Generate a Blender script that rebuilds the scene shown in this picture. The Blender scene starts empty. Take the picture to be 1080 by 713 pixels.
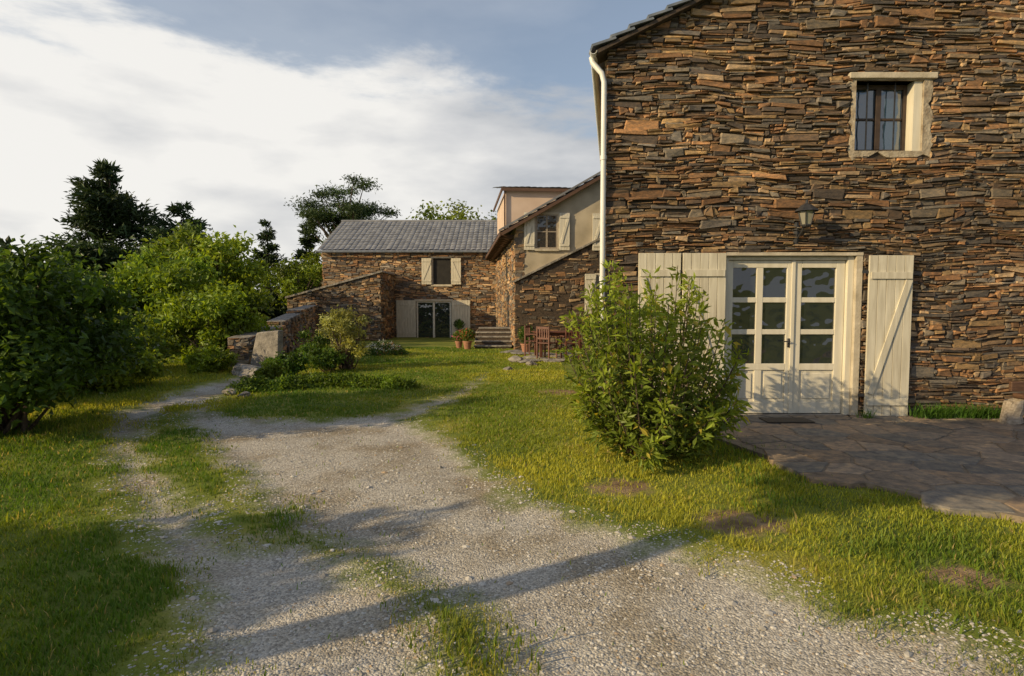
import bpy, math, numpy as np
from math import radians, sin, cos, pi
S = bpy.context.scene
RNG = np.random.default_rng(7)

# ------------------------------------------------------------------ utils
def vnoise(x, y, seed=0):
    x = np.asarray(x, float); y = np.asarray(y, float)
    xi = np.floor(x); yi = np.floor(y); fx = x-xi; fy = y-yi
    fx = fx*fx*(3-2*fx); fy = fy*fy*(3-2*fy)
    def h(a, b):
        v = np.sin(a*127.1+b*311.7+seed*74.7)*43758.5453
        return v-np.floor(v)
    return (h(xi, yi)*(1-fx)+h(xi+1, yi)*fx)*(1-fy)+(h(xi, yi+1)*(1-fx)+h(xi+1, yi+1)*fx)*fy
def fbm(x, y, seed=0, o=4):
    s = 0; a = .5; t = 0
    for i in range(o):
        s = s+a*vnoise(np.asarray(x)*2**i, np.asarray(y)*2**i, seed+i); t += a; a *= .5
    return s/t
def sstep(a, b, x):
    t = np.clip((x-a)/(b-a), 0, 1); return t*t*(3-2*t)

def empty(name, loc=(0, 0, 0), rz=0):
    e = bpy.data.objects.new(name, None); S.collection.objects.link(e)
    e.location = loc; e.rotation_euler = (0, 0, rz); e.empty_display_size = .3
    return e
def mk(name, V, F, mats, parent=None, col=None, mi=None, smooth=False, attrs=None, loc=None):
    V = np.asarray(V, np.float32); me = bpy.data.meshes.new(name)
    me.vertices.add(len(V)); me.vertices.foreach_set("co", V.ravel())
    if isinstance(F, list) and len(F) and isinstance(F[0], np.ndarray) and F[0].ndim == 2:
        groups = F
    elif isinstance(F, np.ndarray): groups = [F]
    else: groups = None
    if groups is not None:
        loops = np.concatenate([g.ravel() for g in groups]).astype(np.int32)
        tot = np.concatenate([np.full(len(g), g.shape[1]) for g in groups]).astype(np.int32)
    else:
        loops = np.array([i for f in F for i in f], np.int32); tot = np.array([len(f) for f in F], np.int32)
    st = np.concatenate([[0], np.cumsum(tot)[:-1]]).astype(np.int32)
    me.loops.add(len(loops)); me.loops.foreach_set("vertex_index", loops)
    me.polygons.add(len(tot)); me.polygons.foreach_set("loop_start", st)
    me.polygons.foreach_set("loop_total", tot)
    if not isinstance(mats, (list, tuple)): mats = [mats]
    for m in mats: me.materials.append(m)
    if mi is not None: me.polygons.foreach_set("material_index", np.asarray(mi, np.int32))
    me.polygons.foreach_set("use_smooth", np.full(len(tot), bool(smooth)))
    me.update(calc_edges=True)
    if col is not None:
        c = np.ones((len(V), 4), np.float32); c[:, :3] = col
        a = me.color_attributes.new("Col", 'FLOAT_COLOR', 'POINT'); a.data.foreach_set("color", c.ravel())
    if attrs:
        for k, v in attrs.items():
            a = me.attributes.new(k, 'FLOAT', 'POINT'); a.data.foreach_set("value", np.asarray(v, np.float32))
    o = bpy.data.objects.new(name, me); S.collection.objects.link(o)
    if parent is not None: o.parent = parent
    if loc is not None: o.location = loc
    return o
BF = np.array([[0, 3, 2, 1], [4, 5, 6, 7], [0, 1, 5, 4], [1, 2, 6, 5], [2, 3, 7, 6], [3, 0, 4, 7]])
def boxes(name, L, mat, parent=None, bevel=0, loc=None, col=None):
    V = []; F = []
    for b in L:
        x0, x1, y0, y1, z0, z1 = b
        n = len(V)*1
        V += [(x0, y0, z0), (x1, y0, z0), (x1, y1, z0), (x0, y1, z0), (x0, y0, z1), (x1, y0, z1), (x1, y1, z1), (x0, y1, z1)]
        F.append(BF+n)
    o = mk(name, np.array(V), np.concatenate(F), mat, parent, loc=loc, col=col)
    if bevel:
        m = o.modifiers.new("b", 'BEVEL'); m.width = bevel; m.segments = 2; m.limit_method = 'ANGLE'
    return o
def tube(pts, rad, seg=7, cap=True):
    pts = np.array(pts, float); V = []; F = []
    n = len(pts)
    for i in range(n):
        t = pts[min(i+1, n-1)]-pts[max(i-1, 0)]; t = t/(np.linalg.norm(t)+1e-9)
        a = np.array([1., 0, 0]) if abs(t[0]) < .8 else np.array([0, 1., 0])
        u = np.cross(t, a); u /= np.linalg.norm(u); w = np.cross(t, u)
        for k in range(seg):
            an = 2*pi*k/seg; V.append(pts[i]+rad[i]*(cos(an)*u+sin(an)*w))
    for i in range(n-1):
        for k in range(seg):
            a = i*seg+k; b = i*seg+(k+1) % seg
            F.append((a, b, b+seg, a+seg))
    return np.array(V), np.array(F)
def joinm(parts):
    V = []; F = []; n = 0
    for v, f in parts:
        V.append(v); F.append(f+n); n += len(v)
    return np.concatenate(V), np.concatenate(F)
def lathe(prof, seg=20, c=(0, 0, 0)):
    V = []; F = []
    for r, z in prof:
        for k in range(seg):
            a = 2*pi*k/seg; V.append((c[0]+r*cos(a), c[1]+r*sin(a), c[2]+z))
    for i in range(len(prof)-1):
        for k in range(seg):
            a = i*seg+k; b = i*seg+(k+1) % seg
            F.append((a, b, b+seg, a+seg))
    return np.array(V), np.array(F)

# ------------------------------------------------------------------ materials
def newmat(name):
    m = bpy.data.materials.new(name); m.use_nodes = True; nt = m.node_tree
    b = nt.nodes["Principled BSDF"]; return m, nt, b
def N(nt, t, **k):
    n = nt.nodes.new(t)
    for a, v in k.items(): setattr(n, a, v)
    return n
def ramp(nt, stops):
    r = nt.nodes.new('ShaderNodeValToRGB'); e = r.color_ramp.elements
    while len(e) < len(stops): e.new(.5)
    for i, (p, c) in enumerate(stops):
        e[i].position = p; e[i].color = tuple(c)+(1,) if len(c) == 3 else c
    return r
def noisemat(name, c1, c2, scale=8, rough=.8, bump=.3, bs=None, dist=.01, stretch=(1, 1, 1), metal=0, detail=5):
    m, nt, b = newmat(name); L = nt.links.new
    tc = N(nt, 'ShaderNodeTexCoord'); mp = N(nt, 'ShaderNodeMapping'); mp.inputs['Scale'].default_value = stretch
    L(tc.outputs['Object'], mp.inputs[0])
    n = N(nt, 'ShaderNodeTexNoise'); n.inputs['Scale'].default_value = scale; n.inputs['Detail'].default_value = detail
    L(mp.outputs[0], n.inputs['Vector']); r = ramp(nt, [(.3, c1), (.7, c2)])
    L(n.outputs[0], r.inputs[0]); L(r.outputs[0], b.inputs['Base Color'])
    n2 = N(nt, 'ShaderNodeTexNoise'); n2.inputs['Scale'].default_value = bs or scale*4; n2.inputs['Detail'].default_value = 5
    L(mp.outputs[0], n2.inputs['Vector'])
    bp = N(nt, 'ShaderNodeBump'); bp.inputs['Strength'].default_value = bump; bp.inputs['Distance'].default_value = dist
    L(n2.outputs[0], bp.inputs['Height']); L(bp.outputs[0], b.inputs['Normal'])
    b.inputs['Roughness'].default_value = rough; b.inputs['Metallic'].default_value = metal
    return m
def stonemat(name, scale=14, bump=.6, dist=.02):
    m, nt, b = newmat(name); L = nt.links.new
    at = N(nt, 'ShaderNodeAttribute'); at.attribute_name = "Col"
    tc = N(nt, 'ShaderNodeTexCoord'); mp = N(nt, 'ShaderNodeMapping'); mp.inputs['Scale'].default_value = (1, 1, 2.6)
    L(tc.outputs['Object'], mp.inputs[0])
    n = N(nt, 'ShaderNodeTexNoise'); n.inputs['Scale'].default_value = scale; n.inputs['Detail'].default_value = 7; n.inputs['Roughness'].default_value = .72
    L(mp.outputs[0], n.inputs['Vector'])
    r = ramp(nt, [(.25, (.28, .30, .34)), (.5, (.95, .95, .95)), (.75, (2.0, 1.7, 1.25))]); L(n.outputs[0], r.inputs[0])
    mx = N(nt, 'ShaderNodeMix', data_type='RGBA', blend_type='MULTIPLY'); mx.inputs[0].default_value = 1
    L(at.outputs['Color'], mx.inputs[6]); L(r.outputs[0], mx.inputs[7])
    L(mx.outputs[2], b.inputs['Base Color'])
    bp = N(nt, 'ShaderNodeBump'); bp.inputs['Strength'].default_value = bump; bp.inputs['Distance'].default_value = dist
    L(n.outputs[0], bp.inputs['Height']); L(bp.outputs[0], b.inputs['Normal'])
    b.inputs['Roughness'].default_value = .8
    return m
def leafmat(name, trans=.35, rough=.45):
    m, nt, b = newmat(name); L = nt.links.new
    at = N(nt, 'ShaderNodeAttribute'); at.attribute_name = "Col"
    L(at.outputs['Color'], b.inputs['Base Color']); b.inputs['Roughness'].default_value = rough
    b.inputs['Specular IOR Level'].default_value = .3
    t = N(nt, 'ShaderNodeBsdfTranslucent')
    hs = N(nt, 'ShaderNodeMix', data_type='RGBA', blend_type='MULTIPLY'); hs.inputs[0].default_value = 1
    L(at.outputs['Color'], hs.inputs[6]); hs.inputs[7].default_value = (1.9, 1.7, .6, 1)
    L(hs.outputs[2], t.inputs[0])
    mx = N(nt, 'ShaderNodeMixShader'); mx.inputs[0].default_value = trans
    L(b.outputs[0], mx.inputs[1]); L(t.outputs[0], mx.inputs[2])
    L(mx.outputs[0], nt.nodes['Material Output'].inputs[0])
    return m
def attrmat(name, rough=.8):
    m, nt, b = newmat(name); at = N(nt, 'ShaderNodeAttribute'); at.attribute_name = "Col"
    nt.links.new(at.outputs['Color'], b.inputs['Base Color']); b.inputs['Roughness'].default_value = rough
    return m
M_stone = stonemat("schist_stone"); M_mortar = noisemat("earth_mortar", (.03, .022, .015), (.09, .062, .042), 20)
M_leaf = leafmat("leaf"); M_grass = leafmat("grass_blade", .4, .6); M_needle = leafmat("needle", .15, .6)
M_bark = noisemat("bark", (.05, .035, .025), (.16, .12, .09), 10, .9, .8, stretch=(3, 3, .6), dist=.03)
M_paint = noisemat("cream_paint", (.56, .52, .42), (.68, .64, .54), 3, .5, .12, 60, .004, (4, 4, .6))
M_paint2 = noisemat("weathered_cream_paint", (.44, .40, .31), (.64, .60, .49), 4, .6, .25, 50, .005, (5, 5, .5))
M_plaster = noisemat("lime_plaster", (.36, .31, .23), (.56, .50, .40), 5, .9, .5, 30, .012)
M_render = noisemat("beige_render", (.34, .29, .21), (.52, .45, .34), 1.6, .95, .3, 25, .01)
M_pinkrender = noisemat("pinkish_render", (.48, .36, .28), (.58, .45, .36), 1.2, .95, .2, 25, .01)
M_pipe = noisemat("white_downpipe", (.62, .62, .60), (.72, .72, .70), 3, .35, .03)
M_slate = noisemat("blue_slate", (.10, .12, .15), (.20, .22, .26), 6, .5, .4, 30, .006)
M_tile = noisemat("grey_roof_tile", (.12, .125, .14), (.25, .255, .27), 2.5, .7, .3, 30, .006)
M_wood = noisemat("dark_brown_wood", (.06, .03, .018), (.13, .07, .04), 8, .6, .4, 40, .004, (1, 1, 8))
M_redwood = noisemat("red_brown_wood", (.085, .03, .02), (.15, .06, .04), 8, .55, .3)
M_greywood = noisemat("grey_weathered_wood", (.20, .16, .12), (.38, .33, .27), 8, .85, .6, 40, .006, (1, 6, 6))
M_iron = noisemat("black_iron", (.02, .02, .022), (.04, .04, .045), 20, .5, .1)
M_terra = noisemat("terracotta", (.26, .12, .07), (.38, .19, .12), 8, .8, .2)
M_rock = noisemat("grey_rock", (.12, .11, .10), (.34, .31, .27), 5, .9, .8, 14, .04)
M_path = stonemat("flagstone", 9, .5, .012)
def glassmat(name, c=(.015, .02, .025), ior=1.9):
    m, nt, b = newmat(name); b.inputs['Base Color'].default_value = c+(1,)
    b.inputs['Roughness'].default_value = .02; b.inputs['IOR'].default_value = ior
    n = N(nt, 'ShaderNodeTexNoise'); n.inputs['Scale'].default_value = 2.5
    tc = N(nt, 'ShaderNodeTexCoord'); nt.links.new(tc.outputs['Object'], n.inputs['Vector'])
    bp = N(nt, 'ShaderNodeBump'); bp.inputs['Strength'].default_value = .4; bp.inputs['Distance'].default_value = .07
    nt.links.new(n.outputs[0], bp.inputs['Height']); nt.links.new(bp.outputs[0], b.inputs['Normal'])
    return m
M_glass = glassmat("window_glass", ior=2.0)
M_lampglass = glassmat("lantern_glass", (.25, .24, .2))
M_dark = noisemat("dark_interior", (.008, .007, .006), (.02, .018, .015), 4)

# ------------------------------------------------------------------ masks
def seg_d(px, py, a, b):
    ax, ay = a; bx, by = b; dx = bx-ax; dy = by-ay
    t = np.clip(((px-ax)*dx+(py-ay)*dy)/(dx*dx+dy*dy+1e-12), 0, 1)
    return np.hypot(px-ax-t*dx, py-ay-t*dy)
def sdpoly(px, py, P):
    d = np.full(np.shape(px), 1e9); ins = np.zeros(np.shape(px), bool)
    for i in range(len(P)):
        a = P[i]; b = P[(i+1) % len(P)]
        d = np.minimum(d, seg_d(px, py, a, b))
        c = ((a[1] > py) != (b[1] > py)) & (px < (b[0]-a[0])*(py-a[1])/((b[1]-a[1]) or 1e-9)+a[0])
        ins ^= c
    return np.where(ins, d, -d)
DRIVE = [(-1.3, -6), (-1.35, 1.2), (-1.42, 2.5), (-1.65, 3.0), (-2.1, 3.54), (-2.98, 4.51), (-3.6, 5.3), (-4.3, 6.2), (-5.05, 7.2), (-5.7, 8.4), (-6.1, 9.9),
         (-6.1, 11.5), (-5.9, 13), (-5.2, 13), (-5.2, 11.5), (-5.0, 9.8), (-4.5, 8.6), (-3.6, 7.9), (-2.6, 8.1), (-1.8, 8.5), (-1.35, 7.9), (-.9, 7.0),
         (-.45, 6.0), (.1, 4.7), (.6, 4.2), (1.26, 3.54), (1.75, 3.0), (2.3, 2.5), (3.2, 1.5), (4, -6)]
ISLAND = [(-5.3, 9.2), (-4.9, 9.0), (-4.2, 7.6), (-3.3, 6.4), (-2.6, 5.5), (-1.9, 4.5), (-1.45, 3.9), (-1.95, 3.9), (-2.5, 4.5), (-3.4, 5.5), (-4.3, 6.7), (-5.0, 7.9)]
PATIO = [(2.15, 7.99), (2.2, 7.2), (2.45, 6.2), (2.75, 5.3), (3.2, 4.72), (3.63, 4.17), (4.5, 3.3), (13, 3.0), (13, 7.99)]
def gravel_sd(x, y):
    s = sdpoly(x, y, DRIVE)
    s = np.minimum(s, -sdpoly(x, y, ISLAND)+.0)
    strip = [(.05, 1.8), (-.3, 2.9), (-.85, 3.5), (-1.6, 4.05)]
    for a, b in zip(strip[:-1], strip[1:]):
        s = np.minimum(s, seg_d(x, y, a, b)-.06)
    tr = [(-1.6, 8.2), (-1.0, 10.2), (-.7, 12.0), (-.6, 13.5)]
    for i, (a, b) in enumerate(zip(tr[:-1], tr[1:])):
        s = np.maximum(s, (.16-.08*i)-seg_d(x, y, a, b))
    return s
DIRT = [(.95, 5.0, .25), (1.65, 4.15, .30), (2.6, 3.3, .2), (-7.0, 5.5, .4), (.9, 10.5, .4)]
def dirt(x, y):
    d = np.zeros(np.shape(x))
    for a, b, r in DIRT: d = np.maximum(d, 1-np.hypot((x-a)*.8, y-b)/(r*1.4))
    return np.clip(d, 0, 1)
def hgt(x, y):
    x = np.asarray(x, float); y = np.asarray(y, float)
    xe = -6.3-.32*np.clip(y-6, -8, 14)
    t = np.clip((xe-x)/16, 0, 1); z = -4.5*t*t*(3-2*t)
    z = z-.14*sstep(20, 30, y)
    z = z+.05*(fbm(x*.5, y*.5, 3)-.5)*sstep(60, 20, np.abs(y))
    f = sstep(-1, 1.5, x)*sstep(9, 7.5, y)
    z = z+f*.02
    z = z-4*sstep(45, 120, y)+14*sstep(110, 420, np.hypot(x, y))*np.clip(.6+.5*fbm(x*.01, y*.01, 9), 0, 1)
    return z

xs = np.concatenate([-np.geomspace(700, 15, 40), np.arange(-14.5, 10, .07), np.geomspace(10.5, 700, 34)])
ys = np.concatenate([-np.geomspace(700, 2.5, 30), np.arange(-2, 14, .06), np.arange(14, 36, .2), np.geomspace(36.5, 800, 40)])
GX, GY = np.meshgrid(xs, ys); gx = GX.ravel(); gy = GY.ravel()
gsd = gravel_sd(gx, gy)
gz = hgt(gx, gy)-.03*sstep(-.1, .25, gsd)*sstep(30, 20, gy)+.012*(fbm(gx*5, gy*5, 21)-.5)*sstep(20, 10, np.abs(gy))
nx = len(xs); ny = len(ys); ii = np.arange(nx*ny).reshape(ny, nx)
GF = np.stack([ii[:-1, :-1].ravel(), ii[:-1, 1:].ravel(), ii[1:, 1:].ravel(), ii[1:, :-1].ravel()], 1)
# ground material
m, nt, b = newmat("ground_soil_grass_gravel"); L = nt.links.new
tc = N(nt, 'ShaderNodeTexCoord')
def nz(scale, detail=5, rough=.6):
    n = N(nt, 'ShaderNodeTexNoise'); n.inputs['Scale'].default_value = scale; n.inputs['Detail'].default_value = detail; n.inputs['Roughness'].default_value = rough
    L(tc.outputs['Object'], n.inputs['Vector']); return n
def math_(op, a, b_=None, clamp=False):
    q = N(nt, 'ShaderNodeMath', operation=op, use_clamp=clamp)
    for i, v in enumerate((a, b_)):
        if v is None: continue
        if isinstance(v, (int, float)): q.inputs[i].default_value = v
        else: L(v, q.inputs[i])
    return q.outputs[0]
ag = N(nt, 'ShaderNodeAttribute'); ag.attribute_name = "gravel"
ad = N(nt, 'ShaderNodeAttribute'); ad.attribute_name = "dirt"
g = math_('ADD', ag.outputs['Fac'], math_('MULTIPLY', math_('SUBTRACT', nz(1.8, 8, .7).outputs[0], .5), 1.2))
mr = N(nt, 'ShaderNodeMapRange', interpolation_type='SMOOTHSTEP'); mr.inputs[1].default_value = -.15; mr.inputs[2].default_value = .25; L(g, mr.inputs[0])
rg = ramp(nt, [(.3, (.075, .11, .018)), (.5, (.17, .20, .03)), (.62, (.26, .25, .045)), (.8, (.30, .24, .07))]); L(nz(.9, 8).outputs[0], rg.inputs[0])
rs = ramp(nt, [(.35, (.17, .11, .06)), (.65, (.33, .23, .13))]); L(nz(6).outputs[0], rs.inputs[0])
dm = math_('MULTIPLY', math_('ADD', math_('MULTIPLY', ad.outputs['Fac'], 1.2), math_('MULTIPLY', math_('SUBTRACT', nz(5, 6).outputs[0], .70), 1.4)), 2.2, True)
mx1 = N(nt, 'ShaderNodeMix', data_type='RGBA'); L(dm, mx1.inputs[0]); L(rg.outputs[0], mx1.inputs[6]); L(rs.outputs[0], mx1.inputs[7])
vo = N(nt, 'ShaderNodeTexVoronoi'); vo.inputs['Scale'].default_value = 80; L(tc.outputs['Object'], vo.inputs['Vector'])
bw = N(nt, 'ShaderNodeRGBToBW'); L(vo.outputs['Color'], bw.inputs[0])
rv = ramp(nt, [(.1, (.25, .235, .21)), (.5, (.42, .395, .35)), (.9, (.60, .57, .51))]); L(bw.outputs[0], rv.inputs[0])
rp = ramp(nt, [(.36, (.66, .58, .46)), (.56, (1.02, .99, .95))]); L(nz(1.1, 6).outputs[0], rp.inputs[0])
mg = N(nt, 'ShaderNodeMix', data_type='RGBA', blend_type='MULTIPLY'); mg.inputs[0].default_value = 1; L(rv.outputs[0], mg.inputs[6]); L(rp.outputs[0], mg.inputs[7])
mx2 = N(nt, 'ShaderNodeMix', data_type='RGBA'); L(mr.outputs[0], mx2.inputs[0]); L(mx1.outputs[2], mx2.inputs[6]); L(mg.outputs[2], mx2.inputs[7])
L(mx2.outputs[2], b.inputs['Base Color']); b.inputs['Roughness'].default_value = .95; b.inputs['Specular IOR Level'].default_value = .2
hh = math_('ADD', math_('MULTIPLY', vo.outputs['Distance'], -.8), nz(30, 6).outputs[0])
bp = N(nt, 'ShaderNodeBump'); bp.inputs['Strength'].default_value = .6; bp.inputs['Distance'].default_value = .012; L(hh, bp.inputs['Height']); L(bp.outputs[0], b.inputs['Normal'])
mk("ground", np.stack([gx, gy, gz], 1), GF, m, smooth=True, attrs={"gravel": np.clip(gsd, -2, 2), "dirt": dirt(gx, gy)})

# gravel pebbles
def pebbles():
    n = 80000; Y = 1.6+(RNG.random(n)**1.6)*7; X = (RNG.random(n)*2-1)*(Y*1.0+.6)
    sd = gravel_sd(X, Y)+1.0*(fbm(X*1.8, Y*1.8, 5)-.5)
    keep = (sd > -.1) | ((sd > -.4) & (RNG.random(n) < .04))
    keep &= sdpoly(X, Y, PATIO) < 0
    X = X[keep]; Y = Y[keep]; n = len(X)
    r = (.0028+.0065*RNG.random(n)**2.2)*(1+Y*.06); big = RNG.random(n) < .012; r[big] *= 2.4
    base = np.array([[1, 0, 0], [0, 1, 0], [-1, 0, 0], [0, -1, 0], [0, 0, 1], [.6, .6, .55], [-.6, .6, .5], [-.6, -.6, .6], [.6, -.6, .5]], float)
    F0 = np.array([[0, 5, 8], [1, 6, 5], [2, 7, 6], [3, 8, 7], [4, 5, 6], [4, 6, 7], [4, 7, 8], [4, 8, 5], [0, 1, 5], [1, 2, 6], [2, 3, 7], [3, 0, 8]])
    a = RNG.random(n)*2*pi
    v = base[None]*(.75+.5*RNG.random((n, 9, 3)))*r[:, None, None]*np.stack([1+.5*RNG.random(n), np.ones(n), .45+.35*RNG.random(n)], 1)[:, None, :]
    ca = np.cos(a)[:, None]; sa = np.sin(a)[:, None]
    vx = v[..., 0]*ca-v[..., 1]*sa; vy = v[..., 0]*sa+v[..., 1]*ca
    z = hgt(X, Y)-.03*sstep(-.1, .25, gravel_sd(X, Y))
    V = np.stack([vx+X[:, None], vy+Y[:, None], v[..., 2]+z[:, None]-.001], 2).reshape(-1, 3)
    F = (F0[None]+9*np.arange(n)[:, None, None]).reshape(-1, 3)
    t = RNG.random((n, 1)); c = np.array([.27, .25, .22])*(1-t)+np.array([.58, .55, .50])*t
    c[RNG.random(n) < .06] = (.36, .27, .18)
    mk("gravel", V, F, attrmat("pebble", .85), col=np.repeat(c, 9, 0))
pebbles()

# grass
def blades(name, X, Y, Z, H, W, C, bend=.5):
    n = len(X); a = RNG.random(n)*2*pi; lx = np.cos(a); ly = np.sin(a); b_ = a+pi/2+RNG.normal(0, .5, n)
    bx = np.cos(b_)*H*bend*RNG.random(n); by = np.sin(b_)*H*bend*RNG.random(n)
    P = np.stack([X, Y, Z], 1); w = np.stack([lx*W, ly*W, 0*W], 1)
    mid = P+np.stack([bx*.35, by*.35, H*.6], 1); tip = P+np.stack([bx, by, H], 1)
    V = np.stack([P-w, P+w, mid+w*.7, mid-w*.7, tip], 1).reshape(-1, 3)
    k = 5*np.arange(n)[:, None]
    F = [np.array([[0, 1, 2, 3]])+k, np.array([[3, 2, 4]])+k]
    mk(name, V, F, M_grass, col=np.repeat(C, 5, 0))
def grass():
    n = 620000; Y = 1.3+(RNG.random(n)**1.3)*20; X = (RNG.random(n)*2-1)*(Y*.95+1.2)
    nzv = fbm(X*1.8, Y*1.8, 5); sd = gravel_sd(X, Y)+1.1*(nzv-.5)
    dd = dirt(X, Y)+1.2*(fbm(X*5, Y*5, 8)-.66)
    p = np.where(sd < -.12, 1, np.where(sd < .12, .28, .006))*np.where(dd > .15, .2, 1)
    clump = fbm(X*3.5, Y*3.5, 12)
    keep = RNG.random(n) < p*np.clip(clump*1.6+.25, .3, 1)
    keep &= sdpoly(X, Y, PATIO) < 0
    keep &= ~((X > 1.3) & (Y > 7.95)) & ~((X > .1) & (Y > 19.9))
    X, Y, clump, sd = X[keep], Y[keep], clump[keep], sd[keep]; n = len(X)
    H = (.013+.026*RNG.random(n))*(.5+1.2*clump)*(1+.3*RNG.random(n)); H[RNG.random(n) < .008] *= 2.2
    H *= 1+.5*sstep(-4, -6, X); H *= np.where(sd > -.15, .65, 1)
    W = .0019*(1+Y/3.6)
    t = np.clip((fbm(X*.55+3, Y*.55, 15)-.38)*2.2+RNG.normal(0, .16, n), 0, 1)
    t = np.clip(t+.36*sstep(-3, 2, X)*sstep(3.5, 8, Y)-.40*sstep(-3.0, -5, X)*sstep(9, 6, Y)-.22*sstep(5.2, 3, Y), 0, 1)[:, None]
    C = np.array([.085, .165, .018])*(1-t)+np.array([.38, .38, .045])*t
    near = (np.clip(1-np.abs(sd)/.3, 0, 1)*.5*RNG.random(n))[:, None]; C = C*(1-near)+np.array([.42, .31, .10])*near
    dry = RNG.random(n) < .04; C[dry] = (.42, .33, .13)
    C *= (.75+.5*RNG.random((n, 1)))
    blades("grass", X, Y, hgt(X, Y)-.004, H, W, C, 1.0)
grass()
def weeds(name, pts, h=.2, n=120, spread=.15, c=(.07, .15, .02), w=.006):
    X = []; Y = []
    for (x, y) in pts: X.append(x+RNG.normal(0, spread, n)); Y.append(y+RNG.normal(0, spread*.5, n))
    X = np.concatenate(X); Y = np.concatenate(Y); k = len(X)
    blades(name, X, Y, hgt(X, Y)-.01, h*(.4+.8*RNG.random(k)), np.full(k, w), np.array(c)*(.6+.9*RNG.random((k, 1))), .9)
weeds("weed_clump", [(x, 7.80+.02*RNG.normal()) for x in np.arange(5.5, 6.5, .12)]+[(1.6+.1*i, 7.8) for i in range(6)], .24, 110, .09, w=.009)
weeds("weed_clump", [(4.72, 7.75)], .2, 60, .04)
weeds("grass_tuft", [(a, b) for a, b in RNG.uniform([1.7, 4.3], [2.7, 6.6], (16, 2))], .09, 60, .2, (.11, .18, .022))
weeds("grass_tuft", [(a, b) for a, b in RNG.uniform([2.2, 2.8], [3.4, 3.9], (10, 2))]+[(-.15, 2.55), (-.1, 2.7)], .07, 60, .15, (.12, .18, .025))

# ------------------------------------------------------------------ foliage
def leaves(P, size, aspect, up=.5, out=None, along=None, fold=.25, droop=0):
    n = len(P)
    nr = RNG.normal(size=(n, 3)); nr /= np.linalg.norm(nr, axis=1)[:, None]
    nr[:, 2] += up
    if out is not None: nr += out*.5
    nr /= np.linalg.norm(nr, axis=1)[:, None]+1e-9
    a = RNG.normal(size=(n, 3)) if along is None else along+RNG.normal(size=(n, 3))*.45
    a -= (a*nr).sum(1)[:, None]*nr; a /= np.linalg.norm(a, axis=1)[:, None]+1e-9
    a[:, 2] -= droop
    bb = np.cross(nr, a); s = (size*(.6+.8*RNG.random(n)))[:, None]
    B = P; T = P+a*s; mid = P+a*s*.45
    Lf = mid+bb*s*aspect*.5+nr*s*fold*aspect; Rt = mid-bb*s*aspect*.5+nr*s*fold*aspect
    V = np.stack([B, Rt, T, Lf], 1).reshape(-1, 3)
    k = 4*np.arange(n)[:, None, None]
    F = (np.array([[0, 1, 2], [0, 2, 3]])[None]+k).reshape(-1, 3)
    return V, F
def plantobj(name, loc, wood, lv, lc, leafm=None, woodm=None):
    if wood:
        WV, WF = joinm(wood)
    else:
        WV = np.zeros((0, 3)); WF = np.zeros((0, 4), int)
    LV, LF = lv; V = np.concatenate([WV, LV]); 
    col = np.concatenate([np.tile([[.1, .08, .06]], (len(WV), 1)), np.repeat(lc, 4, 0)])
    F = ([WF] if len(WF) else [])+[LF+len(WV)]
    mi = np.concatenate([np.zeros(len(WF)), np.ones(len(LF))])
    return mk(name, V, F, [woodm or M_bark, leafm or M_leaf], col=col, mi=mi, loc=loc)
def tree(name, x, y, H, R, trunk, ncl, nl, ls, c, seed, flat=.75, cr=.3, asp=.55, z=None, low=.0, stems=1, jitter=.25, leafm=None, warm=(1.25, 1.2, .8)):
    global RNG
    RNG = np.random.default_rng(seed)
    ch = (H-trunk)/2; cz = trunk+ch
    d = RNG.normal(size=(ncl, 3)); d /= np.linalg.norm(d, axis=1)[:, None]
    d *= (RNG.random((ncl, 1))**.35)*.86
    if low: d[:, 2] = np.where(d[:, 2] < -low, -low*RNG.random(ncl), d[:, 2])
    Cn = d*np.array([R, R, ch]); Cn[:, 2] += cz
    Cn += RNG.normal(0, jitter*R*.3, (ncl, 3))
    Cn[:, 2] = np.clip(Cn[:, 2], .1*H, H)
    crad = R*cr*(.6+.8*RNG.random(ncl))
    wood = []
    tr = .025*H+.02
    if trunk > .05*H:
        lean = RNG.normal(0, .03*H, 2)
        pts = [(0, 0, -.3), (lean[0]*.3, lean[1]*.3, trunk*.5), (lean[0]*.8, lean[1]*.8, trunk), (lean[0], lean[1], H*.85)]
        wood.append(tube(pts, [tr*1.2, tr*.9, tr*.75, tr*.15], 8)); top = np.array([lean[0]*.8, lean[1]*.8, trunk])
    for i in range(0, ncl, 2 if ncl > 50 else 1):
        q = Cn[i]
        if trunk > .05*H:
            t = RNG.random()*.7; s0 = np.array([lean[0]*.8, lean[1]*.8, trunk*.85+t*(q[2]-trunk)*.6]) if q[2] > trunk else top*[1, 1, .8]
        else: s0 = np.array([RNG.normal(0, .12*R), RNG.normal(0, .12*R), -.05])
        mid = (s0+q)/2+RNG.normal(0, .05*R, 3)
        wood.append(tube([s0, mid, q], [tr*.35, tr*.22, tr*.07], 5))
    per = RNG.multinomial(nl, crad**2/(crad**2).sum())
    idx = np.repeat(np.arange(ncl), per)
    dd = RNG.normal(size=(nl, 3)); dd /= np.linalg.norm(dd, axis=1)[:, None]
    rr = (RNG.random((nl, 1))**.45)*(1+.28*RNG.normal(size=(nl, 1)))
    P = Cn[idx]+dd*rr*crad[idx][:, None]*np.array([1, 1, flat])
    out = dd*.8
    lv = leaves(P, ls, asp, .35, out)
    cb = (.55+.85*RNG.random(ncl))[idx][:, None]
    hue = RNG.random(ncl)[idx][:, None]
    cc = np.array(c)*cb*(.7+.6*RNG.random((nl, 1)))*(1+(np.array(warm)-1)*hue)
    zz = float(hgt(x, y)) if z is None else z
    return plantobj(name, (x, y, zz-.02), wood, lv, cc, leafm)
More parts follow.
